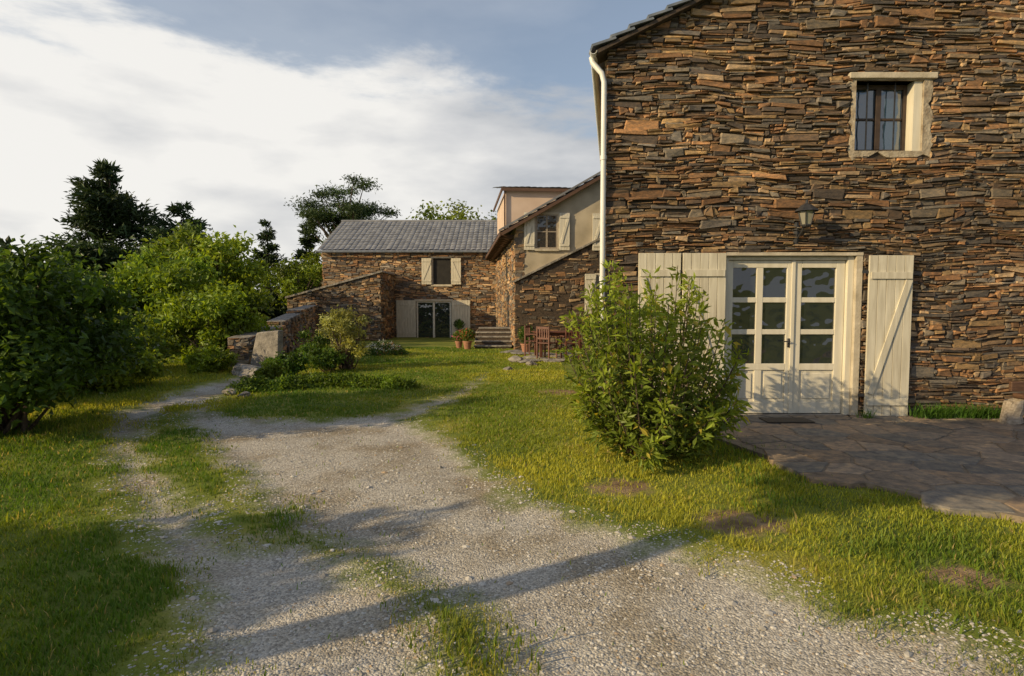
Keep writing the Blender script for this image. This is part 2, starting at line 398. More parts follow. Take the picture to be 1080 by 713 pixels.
def conifer(name, x, y, H, R, nl, seed, c=(.035, .062, .022), z=None, gap=.1, ls=.28, levels=None, base=.12, pw=.75, spread=1.0):
    global RNG
    RNG = np.random.default_rng(seed); wood = [tube([(0, 0, -.3), (0.05, 0, H*.5), (0, .05, H)], [.022*H, .014*H, .01], 7)]
    levels = levels or int(H*1.6); P = []; A = []; B = []
    segs = []
    for l in range(levels):
        t = base+(1-base)*(l+RNG.random()*.9)/levels; zc = H*t
        nb = 7
        for k in range(nb):
            if RNG.random() < gap: continue
            an = RNG.random()*2*pi; ln = R*((1-t)**pw)*(.4+.75*RNG.random())+.12
            rise = RNG.normal(.0, .14)+.25*t
            zz_ = zc+RNG.normal(0, .02*H)
            e = np.array([cos(an)*ln, sin(an)*ln, zz_+ln*rise]); s = np.array([0, 0, zz_])
            wood.append(tube([s, (s+e)/2+[0, 0, .06*ln], e], [.008*H*(1-t)+.015, .006*H*(1-t)+.008, .006], 4))
            segs.append((s, e, ln, RNG.random()))
    tot = sum(q[2] for q in segs)
    for s, e, ln, br in segs:
        n = int(nl*ln/tot)+3
        t = RNG.random(n)**.7; w = (.08+.22*ln*(1-np.abs(t-.6)))*spread
        p = s+(e-s)*t[:, None]+RNG.normal(size=(n, 3))*w[:, None]*np.array([.6, .6, .34])
        P.append(p); a = (e-s)/ln; A.append(np.tile(a, (n, 1))); B.append(np.full(n, .6+.8*br))
    P = np.concatenate(P); A = np.concatenate(A); B = np.concatenate(B)[:, None]
    lv = leaves(P, ls, .3, .5, None, A)
    cc = np.array(c)*B*(.7+.6*RNG.random((len(P), 1)))
    zz = float(hgt(x, y)) if z is None else z
    return plantobj(name, (x, y, zz), wood, lv, cc, M_needle)

def laurel(name, x, y, H, R, seed, ns=100, per=105):
    global RNG
    RNG = np.random.default_rng(seed); wood = []; P = []; A = []; O = []; C = []
    for i in range(ns):
        an = RNG.random()*2*pi; f = RNG.random()**.6
        b0 = np.array([cos(an), sin(an), 0])*.22*f; 
        Lh = H*(1-.38*f**2.2)*(.72+.36*RNG.random())
        e = np.array([cos(an)*R*f, sin(an)*R*f, Lh])
        if RNG.random() < .3: e = np.array([cos(an)*R*(.7+.3*f), sin(an)*R*(.7+.3*f), H*(.12+.45*RNG.random())])
        mid = b0*1.2+(e-b0)*.5+np.array([0, 0, -.02])+np.array([cos(an), sin(an), 0])*.10*R
        pts = np.array([(1-t)**2*b0+2*t*(1-t)*mid+t*t*e for t in np.linspace(0, 1, 7)])
        wood.append(tube(pts, np.linspace(.012, .003, 7), 5))
        n = per; t = .12+.88*RNG.random(n)**.85
        cen = (1-t)[:, None]**2*b0+(2*t*(1-t))[:, None]*mid+(t*t)[:, None]*e
        dirc = (e-b0)/np.linalg.norm(e-b0)
        o = RNG.normal(size=(n, 3)); o -= (o@dirc)[:, None]*dirc; o /= np.linalg.norm(o, axis=1)[:, None]
        side = RNG.random(n)[:, None]**1.2*.17*(1.2-t[:, None]*.8)
        P.append(cen+o*side); A.append(o*.75+dirc*.8); O.append(o*.3+np.array([cos(an), sin(an), .2])*.4)
        br = .75+.5*RNG.random(); C.append((np.array([.135, .185, .028])*br)*(.7+.55*RNG.random((n, 1)))*(1+.5*(t[:, None] > .78)*np.array([1.1, .9, .2])))
    P = np.concatenate(P); A = np.concatenate(A); O = np.concatenate(O); C = np.concatenate(C)
    P[:, 2] = np.maximum(P[:, 2], .03)
    yel = RNG.random(len(P)) < .05; C[yel] = np.array([.40, .34, .06])
    lv = leaves(P, .10, .33, .25, O, A, .3, .12)
    plantobj(name, (x, y, float(hgt(x, y))), wood, lv, C)
laurel("laurel_bush", 1.42, 6.05, 2.08, .92, 3)

# left hand vegetation
tree("garden_shrub", -6.5, 7.3, 2.5, 1.6, 0, 85, 25000, .10, (.065, .12, .02), 11, low=.9, cr=.26)
tree("garden_shrub", -8.6, 9.5, 2.3, 1.5, 0, 45, 11000, .11, (.08, .13, .02), 12, low=.9)
tree("garden_shrub", -7.9, 11.2, 1.0, 1.1, 0, 40, 8000, .10, (.15, .20, .025), 13, low=.9, cr=.24)
tree("garden_shrub", -9.3, 13.0, 1.45, 1.5, 0, 45, 10000, .12, (.16, .22, .025), 14, low=.9, cr=.24)
tree("garden_shrub", -8.1, 15.8, 2.1, 1.6, 0, 50, 12000, .13, (.15, .22, .025), 15, low=.9, cr=.24)
tree("garden_shrub", -7.1, 13.6, .6, .65, 0, 24, 4000, .09, (.16, .22, .02), 16, low=.9)
tree("garden_shrub", -11.2, 19, 3.2, 2.3, .4, 50, 12000, .17, (.13, .20, .025), 17, cr=.25)
tree("broadleaf_tree", -11.6, 23, 4.9, 2.3, 1.0, 44, 12000, .19, (.15, .21, .028), 18, cr=.24)
tree("broadleaf_tree", -13.8, 17, 3.3, 2.3, .6, 44, 9000, .17, (.05, .09, .02), 19, cr=.25)
tree("broadleaf_tree", -18, 21, 4.9, 2.8, 1.0, 50, 10000, .2, (.04, .075, .02), 20, cr=.24)
tree("broadleaf_tree", -12.0, 34, 4.8, 2.3, 1, 44, 8000, .2, (.13, .19, .03), 22, cr=.25)
tree("broadleaf_tree", -21, 30, 6.8, 3.4, 1.5, 50, 9000, .24, (.035, .065, .02), 23, cr=.24)
tree("broadleaf_tree", -15.8, 29, 7.0, 2.6, 1.5, 50, 10000, .22, (.06, .10, .022), 24, cr=.24)
conifer("cedar_tree", -24.0, 35.5, 14.0, 5.0, 34000, 30, levels=19, gap=.2, ls=.38, pw=.62, spread=1.35)
conifer("cedar_tree", -20.6, 37, 10.6, 5.0, 22000, 31, levels=13, gap=.2, ls=.38, pw=.6, spread=1.35)
conifer("spruce_tree", -18.6, 45, 10.2, 2.4, 8000, 32, ls=.34)
conifer("spruce_tree", -15.8, 46, 9.2, 2.2, 8000, 33, ls=.34)
conifer("spruce_tree", -29.5, 50, 9.5, 2.6, 5000, 34, ls=.3)
def pine(name, x, y, H, R, seed):
    tree(name, x, y, H, R, H*.48, 40, 18000, .24, (.04, .07, .024), seed, flat=.4, cr=.34, asp=.3, jitter=.7, leafm=M_needle)
pine("pine_tree", -12.7, 45, 11.6, 3.0, 40)
tree("broadleaf_tree", -4.2, 50, 10.4, 4.2, 3, 60, 8000, .3, (.15, .20, .03), 41)
tree("broadleaf_tree", .6, 52, 10.4, 3.6, 3, 50, 5000, .3, (.14, .19, .03), 42)
def woods():
    global RNG
    RNG = np.random.default_rng(50); P = []; C = []
    n = 200
    ang = RNG.uniform(-1.35, .25, n); dist = RNG.uniform(46, 150, n)
    cx = np.sin(ang)*dist; cy = np.cos(ang)*dist
    for i in range(n):
        r = RNG.uniform(2.2, 4.2); h = RNG.uniform(3.5, 7.6)*(1+.25*(dist[i] > 90)); zb = float(hgt(cx[i], cy[i])); k = 380
        con = RNG.random() < .4
        d = RNG.normal(size=(k, 3)); d /= np.linalg.norm(d, axis=1)[:, None]; d *= RNG.random((k, 1))**.4
        if con:
            t = RNG.random(k); p = np.stack([d[:, 0]*r*.6*(1-t), d[:, 1]*r*.6*(1-t), t*h*1.4], 1); c = np.array([.04, .062, .032])
        else:
            p = d*[r, r, h*.5]+[0, 0, h*.5]; p += .5*np.sin(p[:, [1, 2, 0]]*2.3+i); c = np.array([.075, .11, .035])*(.7+.8*RNG.random())
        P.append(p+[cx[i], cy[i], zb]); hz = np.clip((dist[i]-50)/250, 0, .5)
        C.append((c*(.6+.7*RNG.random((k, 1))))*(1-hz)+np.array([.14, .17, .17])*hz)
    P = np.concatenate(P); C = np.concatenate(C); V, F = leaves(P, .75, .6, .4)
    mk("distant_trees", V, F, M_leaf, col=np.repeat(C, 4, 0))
woods()
# unseen trees left of the viewpoint (cast the evening shadows over the drive and terrace)
tree("broadleaf_tree", -8.9, .2, 3.9, 1.7, 1.6, 26, 5500, .22, (.06, .11, .02), 60)
tree("broadleaf_tree", -8.4, -3.0, 4.3, 1.9, 1.2, 30, 6500, .22, (.06, .11, .02), 61)
tree("broadleaf_tree", -5.6, .5, 5.5, 1.25, 3.9, 22, 4500, .2, (.06, .11, .02), 64)
tree("broadleaf_tree", -4.5, -14, 7.5, 3.6, 2, 35, 4500, .3, (.08, .13, .02), 62)  # this and the next: unseen trees added behind the viewpoint for the panes to reflect
tree("broadleaf_tree", 6, -16, 8, 4, 2, 35, 4500, .3, (.08, .13, .02), 63)
# bed planting
tree("garden_shrub", -4.05, 14.2, 1.6, .68, 0, 40, 4800, .085, (.27, .29, .12), 70, low=.5, cr=.24, asp=.35)
tree("garden_shrub", -4.3, 13.6, .6, .45, 0, 16, 2500, .07, (.06, .11, .02), 71, low=.9)
tree("garden_shrub", -4.9, 12.7, .55, .45, 0, 18, 2500, .07, (.06, .12, .02), 72, low=.9)
tree("garden_shrub", -4.8, 11.4, .5, .33, 0, 16, 2000, .06, (.15, .21, .03), 73, low=.9)
tree("garden_shrub", -5.1, 15.4, .9, .6, 0, 18, 2500, .08, (.06, .11, .02), 74, low=.9)
def groundcover():
    global RNG
    RNG = np.random.default_rng(80); n = 16000
    t = RNG.random(n); x0 = -4.9+2.9*t; y0 = 10.55+.55*np.sin(t*3)+.4*t
    w = .42*(1-.5*t); a = RNG.random(n)*2*pi; r = RNG.random(n)**.5
    X = x0+np.cos(a)*r*.3; Y = y0+np.sin(a)*r*w; Z = (.24-.06*t)*(1-r**2)*RNG.random(n)**.4*(.5+fbm(X*4, Y*4, 3))+.02
    c = np.array([.11, .17, .025])*(.6+.8*RNG.random((n, 1)))*(1+.5*(fbm(X*3, Y*3, 4)[:, None] > .55))
    V, F = leaves(np.stack([X, Y, Z], 1), .06, .5, .6)
    mk("groundcover_plants", V, F, M_leaf, col=np.repeat(c, 4, 0))
groundcover()

# ------------------------------------------------------------------ stonework
PAL = np.array([[.13, .088, .058], [.08, .062, .05], [.21, .14, .082], [.28, .155, .075], [.165, .145, .122], [.34, .24, .145], [.22, .12, .06], [.115, .10, .088], [.19, .155, .115], [.30, .20, .10]])
def stonewall(name, o, ud, nd, u0, u1, z0, top, opens, hr, lr, seed, mat=None, parent=None, depth=.05, wave=.035, pal=None, gap=.006, bright=1.0, dmin=.004, jit=.14):
    rg = np.random.default_rng(seed); pal = PAL if pal is None else pal
    V = []; C = []
    zmax = max(top(u) for u in np.linspace(u0, u1, 60)); z = z0
    pieces = []
    while z < zmax:
        h = rg.uniform(*hr) if rg.random() < .75 else rg.uniform(hr[1], hr[1]*1.7)
        u = u0-rg.random()*lr[0]
        while u < u1:
            l = lr[0]+(lr[1]-lr[0])*rg.random()**2.0
            k = 1 if h < hr[0]*1.6 or rg.random() < .35 else (2 if rg.random() < .65 else 3)
            cuts = np.sort(np.concatenate([[0, 1], rg.uniform(.3, .7, k-1) if k == 2 else ([] if k == 1 else [.33+rg.normal(0, .05), .67+rg.normal(0, .05)])]))
            for j in range(k):
                pieces.append([max(u, u0), min(u+l, u1), z+h*cuts[j], z+h*cuts[j+1]])
                if k > 1 and l > lr[0]*2.4 and rg.random() < .5:
                    q = pieces.pop(); mm = q[0]+(q[1]-q[0])*rg.uniform(.3, .7)
                    pieces += [[q[0], mm, q[2], q[3]], [mm, q[1], q[2], q[3]]]
            u += l
        z += h
    for (a, b_, c, d) in pieces:
        if b_-a < .02: continue
        skip = False
        for (oa, ob, oc, od) in opens:
            if b_ <= oa or a >= ob or d <= oc or c >= od: continue
            zc = (c+d)/2
            if oc < zc < od:
                if a < oa and b_ > ob: b_ = oa
                elif a < oa: b_ = min(b_, oa)
                elif b_ > ob: a = max(a, ob)
                else: skip = True
            elif zc >= od: c = max(c, od)
            else: d = min(d, oc)
        if skip or b_-a < .015: continue
        tp = min(top(a), top(b_)); 
        if c > tp-.01: continue
        def W(u_, z_):
            w = wave*(sin(u_*1.7+z_*.9+seed)+.6*sin(u_*4.3+z_*2.1+seed*2)+.3*sin(u_*9+z_*5))
            for (oa, ob, oc, od) in opens:
                dx = max(oa-u_, u_-ob, 0); dz = max(oc-z_, z_-od, 0); w *= min(1, (dx+dz)/.35)
            return w
        jt = jit*(d-c)
        q = []
        for (uu, zz) in ((a+gap/2, c+gap/2), (b_-gap/2, c+gap/2), (b_-gap/2, d-gap/2), (a+gap/2, d-gap/2)):
            w = W(uu, zz)
            q.append([uu+rg.normal(0, jt*.9), min(zz+w+rg.normal(0, jt), top(uu))])
        q = np.array(q); cen = q.mean(0)
        dp = dmin+depth*rg.random()**1.3; tilt = rg.normal(0, .006, 4)
        ins = min(.22*(d-c), .012)
        vec = cen-q; ln = np.linalg.norm(vec, axis=1)[:, None]; qi = q+vec/ln*ins*1.3
        for k_ in range(4): V.append((q[k_, 0], -.02, q[k_, 1]))
        for k_ in range(4): V.append((q[k_, 0], dp*.7+tilt[k_], q[k_, 1]))
        for k_ in range(4): V.append((qi[k_, 0], dp+.006+tilt[k_], qi[k_, 1]))
        f = float(fbm(cen[0]*.9, cen[1]*1.6, seed+5, 2))
        base = pal[rg.integers(len(pal))]*(.6+.7*rg.random())*(.55+.85*f)
        C.append(np.clip(base*bright, 0, .8))
    V = np.array(V); n = len(C)
    F0 = np.array([[0, 1, 5, 4], [1, 2, 6, 5], [2, 3, 7, 6], [3, 0, 4, 7], [4, 5, 9, 8], [5, 6, 10, 9], [6, 7, 11, 10], [7, 4, 8, 11], [8, 9, 10, 11]])
    F = (F0[None]+12*np.arange(n)[:, None, None]).reshape(-1, 4)
    o = np.array(o, float); ud = np.array(tuple(ud)+(0,), float); nd = np.array(tuple(nd)+(0,), float)
    ud /= np.linalg.norm(ud); nd /= np.linalg.norm(nd)
    Wd = o+V[:, :1]*ud+V[:, 1:2]*nd+V[:, 2:]*np.array([0, 0, 1.])
    if np.dot(np.cross(ud, nd), [0, 0, 1]) < 0: F = F[:, ::-1]
    F = F[:, ::-1]
    return mk(name, Wd, F, mat or M_stone, parent, col=np.repeat(np.array(C), 12, 0))

def prism(name, foot, zf, z0, mat, parent):
    n = len(foot); V = [(x, zf[0], z) for x, z in foot]+[(x, zf[1], z) for x, z in foot]
    F = [tuple(range(n)), tuple(range(2*n-1, n-1, -1))]+[(i, i+n, (i+1) % n+n, (i+1) % n) for i in range(n)]
    return mk(name, V, F, mat, parent)
def tileroof(name, P, mat, parent, per=.24, rowlen=.36, amp=.022, th=.03):
    P = [np.array(p, float) for p in P]; w = np.linalg.norm(P[1]-P[0]); l = np.linalg.norm(P[3]-P[0])
    nrm = np.cross(P[1]-P[0], P[3]-P[0]); nrm /= np.linalg.norm(nrm)
    if nrm[2] < 0: nrm = -nrm
    ncol = max(4, int(w/per)); rows = max(2, int(l/rowlen)); su = 8
    U = np.linspace(0, 1, ncol*su+1); V = []; 
    vv = []; hh_ = []
    for r in range(rows):
        vv += [r/rows, (r+1)/rows-1e-4]; hh_ += [th, 0.0]
    prof = amp*np.abs(np.sin(U*ncol*pi))**.7
    jr = np.random.default_rng(5)
    sag = jr.normal(0, .006, ncol+1)[np.minimum((U*ncol).astype(int), ncol)]
    for v, h in zip(vv, hh_):
        a = P[0]*(1-v)+P[3]*v; b_ = P[1]*(1-v)+P[2]*v
        V.append(a+(b_-a)*U[:, None]+nrm*(prof+sag+h+jr.normal(0, .003))[:, None])
    V = np.concatenate(V); nu = len(U); nr = len(vv); I = np.arange(nu*nr).reshape(nr, nu)
    F = np.stack([I[:-1, :-1].ravel(), I[:-1, 1:].ravel(), I[1:, 1:].ravel(), I[1:, :-1].ravel()], 1)
    return mk(name, V, F, mat, parent)
def planks(name, x0, x1, y, z0, z1, n, mat, parent, th=.03, brace=True, flip=False):
    L_ = []; w = (x1-x0)/n
    for i in range(n): L_.append((x0+i*w+.003, x0+(i+1)*w-.003, y-th, y, z0, z1))
    if brace:
        f = y-th
        h = z1-z0
        L_.append((x0+.02, x1-.02, f-.022, f-.001, z0+h*.10, z0+h*.10+.09*min(1, h/1.5)))
        L_.append((x0+.02, x1-.02, f-.022, f-.001, z0+h*.86, z0+h*.86+.09*min(1, h/1.5)))
    o = boxes(name, L_, mat, parent, .003)
    if brace:
        a = np.array([x0+.06, z0+h*.17]); b_ = np.array([x1-.06, z0+h*.85])
        if flip: a[0], b_[0] = b_[0], a[0]
        d = (b_-a)/np.linalg.norm(b_-a); p = np.array([-d[1], d[0]])*.04
        V = []
        for yy in (f-.020, f-.001):
            for q in (a-p, b_-p, b_+p, a+p): V.append((q[0], yy, q[1]))
        mk(name+"_brace", np.array(V), BF, mat, parent)
    return o

# ================================================================== FARMHOUSE (near right)
FH = empty("stone_farmhouse")
WY = 8.0
slope = .50; ex = 1.14; ez = 4.93; rx = 7.0; rz_ = ez+(rx-ex)*slope
wl = 1.29; wr = 12.7
def ftop(u): return (ez+(u-ex)*slope if u < rx else rz_-(u-rx)*slope)-.05
D = (2.90, 4.68, 0.05, 2.24)
Wn = (4.56, 5.46, 3.63, 4.55)
Dp = (2.88, 4.74, -.1, 2.29); Wp = (4.49, 5.58, 3.56, 4.64)
def back(x0, x1, z0, z1f):
    ps = [(x0, z0), (x1, z0), (x1, z1f(x1)), (x0, z1f(x0))]
    if x0 < rx < x1: ps = [(x0, z0), (x1, z0), (x1, z1f(x1)), (rx, z1f(rx)), (x0, z1f(x0))]
    return ps
for k, (x0, x1, z0, f) in enumerate([(wl+.02, D[0], -.3, ftop), (D[0], D[1], D[3], lambda u: Wn[2]), (D[0], Wn[0], Wn[2], ftop), (D[1], Wn[1], -.3, lambda u: Wn[2]), (Wn[0], Wn[1], Wn[3], ftop), (Wn[1], wr, -.3, ftop)]):
    prism("wall_core_%d" % k, back(x0, x1, z0, f), (WY, WY+.45), 0, M_mortar, FH)
stonewall("front_stonework", (0, WY, 0), (1, 0), (0, -1), wl-.03, wr, -.1, ftop, [Dp, Wp], (.026, .075), (.07, .50), 101, parent=FH, depth=.048, wave=.022, gap=.005, jit=.19)
sd_ = np.array([.17, 1.0]); sd_ /= np.linalg.norm(sd_)
stonewall("side_stonework", (wl, WY, 0), tuple(sd_), (-sd_[1], sd_[0]), 0, 9.8, -.1, lambda u: 4.85, [], (.05, .1), (.15, .5), 102, parent=FH, depth=.05)
bx = wl+.17*9.9
V = [(wl+.03, WY+.05, -.3), (bx, WY+9.9, -.3), (bx, WY+9.9, 4.85), (wl+.03, WY+.05, 4.85), (wl+.4, WY+.05, -.3), (bx+.4, WY+9.9, -.3), (bx+.4, WY+9.9, 4.85), (wl+.4, WY+.05, 4.85)]
mk("side_core", V, [(0, 1, 2, 3), (4, 7, 6, 5), (3, 2, 6, 7), (1, 5, 6, 2), (0, 3, 7, 4)], M_mortar, FH)
mk("rear_wall", [(bx, WY+9.9, -.3), (wr, WY+9.9, -.3), (wr, WY+9.9, ftop(wr)), (rx+.8, WY+9.9, rz_-.05), (bx, WY+9.9, 4.9)], [(0, 1, 2, 3, 4)], M_mortar, FH)
mk("right_wall", [(wr, WY, -.3), (wr, WY+9.9, -.3), (wr, WY+9.9, ftop(wr)), (wr, WY, ftop(wr))], [(0, 1, 2, 3)], M_mortar, FH)
y0 = WY-.14; y1 = WY+10
sk = 1.75
tileroof("roof_left", [(ex-.06, y0, ez-.01), (ex+sk-.06, y1, ez-.01), (rx+sk*.5, y1, rz_+.06), (rx, y0, rz_+.06)], M_slate, FH, .22, .3, .004, .03)
tileroof("roof_right", [(wr+.4, y1, ftop(wr)-.1), (wr+.4, y0, ftop(wr)-.1), (rx, y0, rz_+.06), (rx+sk*.5, y1, rz_+.06)], M_slate, FH, .22, .3, .004, .03)
dirv = np.array([1, slope]); dirv = dirv/np.linalg.norm(dirv); nv = np.array([-dirv[1], dirv[0]])
V = []; F = []
tt = -.09; i = 0
rr = np.random.default_rng(9)
while tt < 6.5:
    ln = .27; a = np.array([ex, ez])+dirv*tt; b_ = a+dirv*(ln+.05)
    lo = .05+rr.normal(0, .004); hi = .0
    q = [a+nv*(lo-.014), b_+nv*(hi-.014), b_+nv*(hi+.016), a+nv*(lo+.018)]
    ya = y0-.05+rr.normal(0, .006)
    for yy in (ya, y0+.25):
        for p in q: V.append((p[0], yy, p[1]))
    F.append(BF+8*i); i += 1; tt += ln
mk("verge_slates", np.array(V), np.concatenate(F), M_slate, FH)
def beam(a, b_, t0, t1, ya, yb, name, mat, par):
    a = np.array(a); b_ = np.array(b_); d = (b_-a)/np.linalg.norm(b_-a); n_ = np.array([-d[1], d[0]])
    V = [(p[0], yy, p[1]) for yy in (ya, yb) for p in (a+n_*t0, b_+n_*t0, b_+n_*t1, a+n_*t1)]
    return mk(name, np.array(V), BF, mat, par)
beam((ex-.06, ez-.04), (rx, rz_-.0), -.055, -.012, y0-.02, WY+.3, "verge_mortar", M_mortar, FH)
gcx = ex-.085
gv = []
for k in range(9):
    a = pi+pi*k/8; gv.append((gcx+.05*cos(a), ez-.05+.05*sin(a)))
V = []; 
for yy, sx in ((y0-.03, 0), (y1, sk)):
    V += [(p[0]+sx, yy, p[1]) for p in gv]+[(gcx+(p[0]-gcx)*.88+sx, yy, ez-.05+(p[1]-ez+.05)*.88) for p in gv]
V = np.array(V); F = []
for k in range(8):
    F += [(k, k+1, k+19, k+18), (k+9, k+27, k+28, k+10), (k, k+9, k+10, k+1)]
mk("gutter", V, F, M_pipe, FH)
px_ = ex+.075
v, f = joinm([tube([(gcx, WY-.0, ez-.08), (gcx+.01, WY-.02, ez-.15), (px_-.03, WY-.05, ez-.30), (px_, WY-.06, ez-.42), (px_, WY-.06, 2.4), (px_, WY-.06, .0)], [.036]*6, 12),
              tube([(px_, WY-.06, 3.5), (px_, WY-.06, 3.56)], [.043]*2, 12), tube([(px_, WY-.06, 1.9), (px_, WY-.06, 1.96)], [.043]*2, 12)])
mk("downpipe", v, f, M_pipe, FH, smooth=True)
# ---- door
yd = WY+.10
dl, dr, db, dt = D[0]+.0, D[1]-.10, .07, D[3]
boxes("door_frame", [(dl, dl+.05, yd-.06, yd+.06, db, dt), (dr-.02, dr+.06, yd-.08, yd+.06, db, dt), (dl+.05, dr-.02, yd-.06, yd+.06, dt-.05, dt)], M_paint, FH, .004)
boxes("door_reveal", [(dr+.062, D[1]+.05, WY-.035, WY+.3, db, dt-.001)], M_plaster, FH, .006)
boxes("door_lintel", [(D[0]-.06, D[1]+.05, WY-.045, WY+.35, dt, dt+.045)], M_plaster, FH, .006)
boxes("door_step", [(D[0]-.1, D[1]+.1, WY-.22, WY+.4, -.1, .07)], M_rock, FH, .02)
def leaf(x0, x1, cols, z0, z1, name, st=.075):
    L_ = []; yF = yd-.025; yB = yd+.02
    L_ += [(x0, x0+st, yF, yB, z0, z1), (x1-st, x1, yF, yB, z0, z1)]
    zp = z0+.60
    rails = [(z1-.10, z1), (zp, zp+.09), (z0, z0+.16)]
    for a, b_ in rails: L_.append((x0+st, x1-st, yF, yB, a, b_))
    gl0 = zp+.09; gl1 = z1-.10; ph = (gl1-gl0)/3
    for k in (1, 2): L_.append((x0+st, x1-st, yF+.006, yB-.002, gl0+ph*k-.035, gl0+ph*k+.035))
    if cols == 2:
        xm = (x0+x1)/2; L_.append((xm-.045, xm+.045, yF+.003, yB, gl0, gl1)); L_.append((xm-.05, xm+.05, yF+.003, yB, z0+.16, zp))
    xs_ = [(x0+st, x1-st)] if cols == 1 else [(x0+st, (x0+x1)/2-.045), ((x0+x1)/2+.045, x1-st)]
    boxes(name, L_, M_paint, FH, .006)
    pn = []; gl = []
    for a, b_ in xs_:
        pn.append((a, b_, yF+.022, yB-.004, z0+.16, zp)); pn.append((a+.04, b_-.04, yF+.008, yF+.021, z0+.205, zp-.045))
        gl.append((a, b_, yF+.030, yF+.034, gl0, gl1))
    boxes(name+"_panels", pn, M_paint, FH, .008); boxes(name+"_glass", gl, M_glass, FH)
xm_ = 3.84
leaf(dl+.05, xm_, 2, db+.01, dt-.055, "door_leaf_wide"); leaf(xm_+.006, dr-.025, 1, db+.01, dt-.055, "door_leaf_narrow", .12)
boxes("door_astragal", [(xm_-.02, xm_+.03, yd-.045, yd-.026, db+.01, dt-.055)], M_paint, FH, .005)
v, f = joinm([tube([(xm_-.04, yd-.03, 1.08), (xm_-.04, yd-.08, 1.08), (xm_-.12, yd-.085, 1.08)], [.008]*3, 8), lathe([(0.001, 0), (.016, 0), (.016, .12), (.001, .12)], 10, (xm_-.04, yd-.035, 1.0))])
mk("door_handle", v, f, M_iron, FH, smooth=True)
boxes("door_dark", [(dl, dr+.05, yd+.065, yd+.1, db, dt)], M_dark, FH)
planks("shutter_right", 4.77, 5.36, WY-.085, -.0, 2.24, 5, M_paint2, FH, .03)
planks("shutter_left", 2.28, 2.86, WY-.085, .05, 2.27, 5, M_paint2, FH, .03, flip=True)
planks("shutter_left_fold", 1.69, 2.26, WY-.075, .05, 2.27, 5, M_paint2, FH, .03, flip=True)
boxes("shutter_strap_hinges", [(4.69, 4.80, WY-.10, WY-.086, .34, .38), (4.69, 4.80, WY-.10, WY-.086, 2.0, 2.04)], M_iron, FH)
# ---- upper window
yw = WY+.17
rr = np.random.default_rng(3)
def ragged(name, x0, x1, z0, z1, hole, y, mat, par, jit=.02):
    out = []; inn = []
    n = 44
    for k in range(n):
        t = k/n*4; s = int(t); f = t-s
        c = [((x0, z0), (x1, z0)), ((x1, z0), (x1, z1)), ((x1, z1), (x0, z1)), ((x0, z1), (x0, z0))][s]
        h = hole; ci = [((h[0], h[2]), (h[1], h[2])), ((h[1], h[2]), (h[1], h[3])), ((h[1], h[3]), (h[0], h[3])), ((h[0], h[3]), (h[0], h[2]))][s]
        out.append((c[0][0]+(c[1][0]-c[0][0])*f+rr.normal(0, jit), c[0][1]+(c[1][1]-c[0][1])*f+rr.normal(0, jit)))
        inn.append((ci[0][0]+(ci[1][0]-ci[0][0])*f, ci[0][1]+(ci[1][1]-ci[0][1])*f))
    V = [(p[0], y, p[1]) for p in out]+[(p[0], y-.006, p[1]) for p in inn]+[(p[0], y+.06, p[1]) for p in out]+[(p[0], yw+.1, p[1]) for p in inn]
    F = []
    for k in range(n):
        j = (k+1) % n
        F += [(k, j, n+j, n+k), (k, k+2*n, j+2*n, j), (k+n, j+n, j+3*n, k+3*n)]
    mk(name, V, F, mat, par)
M_oldpl = noisemat("stained_plaster", (.20, .15, .10), (.50, .44, .34), 7, .9, .7, 30, .02)
ragged("window_surround", 4.495, 5.58, 3.555, 4.62, Wn, WY-.028, M_oldpl, FH)
boxes("window_lintel", [(4.46, 5.62, WY-.065, WY+.1, 4.565, 4.645)], M_plaster, FH, .012)
wf = [(Wn[0], Wn[0]+.05, yw-.03, yw+.03, Wn[2], Wn[3]), (Wn[1]-.16, Wn[1]-.11, yw-.03, yw+.03, Wn[2], Wn[3]), (Wn[0]+.05, Wn[1]-.16, yw-.03, yw+.03, Wn[2], Wn[2]+.06),
      (Wn[0]+.05, Wn[1]-.16, yw-.03, yw+.03, Wn[3]-.06, Wn[3]), (4.93, 5.0, yw-.035, yw+.025, Wn[2]+.06, Wn[3]-.06), (Wn[0]+.05, Wn[1]-.16, yw-.02, yw+.02, 4.08, 4.11)]
M_dwood = noisemat("dark_window_wood", (.03, .018, .012), (.07, .045, .03), 8, .6, .3)
boxes("window_frame", wf, M_dwood, FH, .004)
M_skyglass = glassmat("sky_tinted_glass", (.03, .06, .10), 2.4)  # blue sky reflection put into the base colour of the panes
boxes("window_glass", [(Wn[0], Wn[1]-.1, yw, yw+.008, Wn[2], Wn[3])], M_skyglass, FH)
boxes("window_inner_jamb", [(Wn[1]-.11, Wn[1]-.002, WY+.0, yw+.1, Wn[2], Wn[3])], M_paint, FH)
boxes("window_bars", [(4.76, 4.775, WY+.06, WY+.075, Wn[2], Wn[3]), (5.13, 5.145, WY+.06, WY+.075, Wn[2], Wn[3])], M_iron, FH)
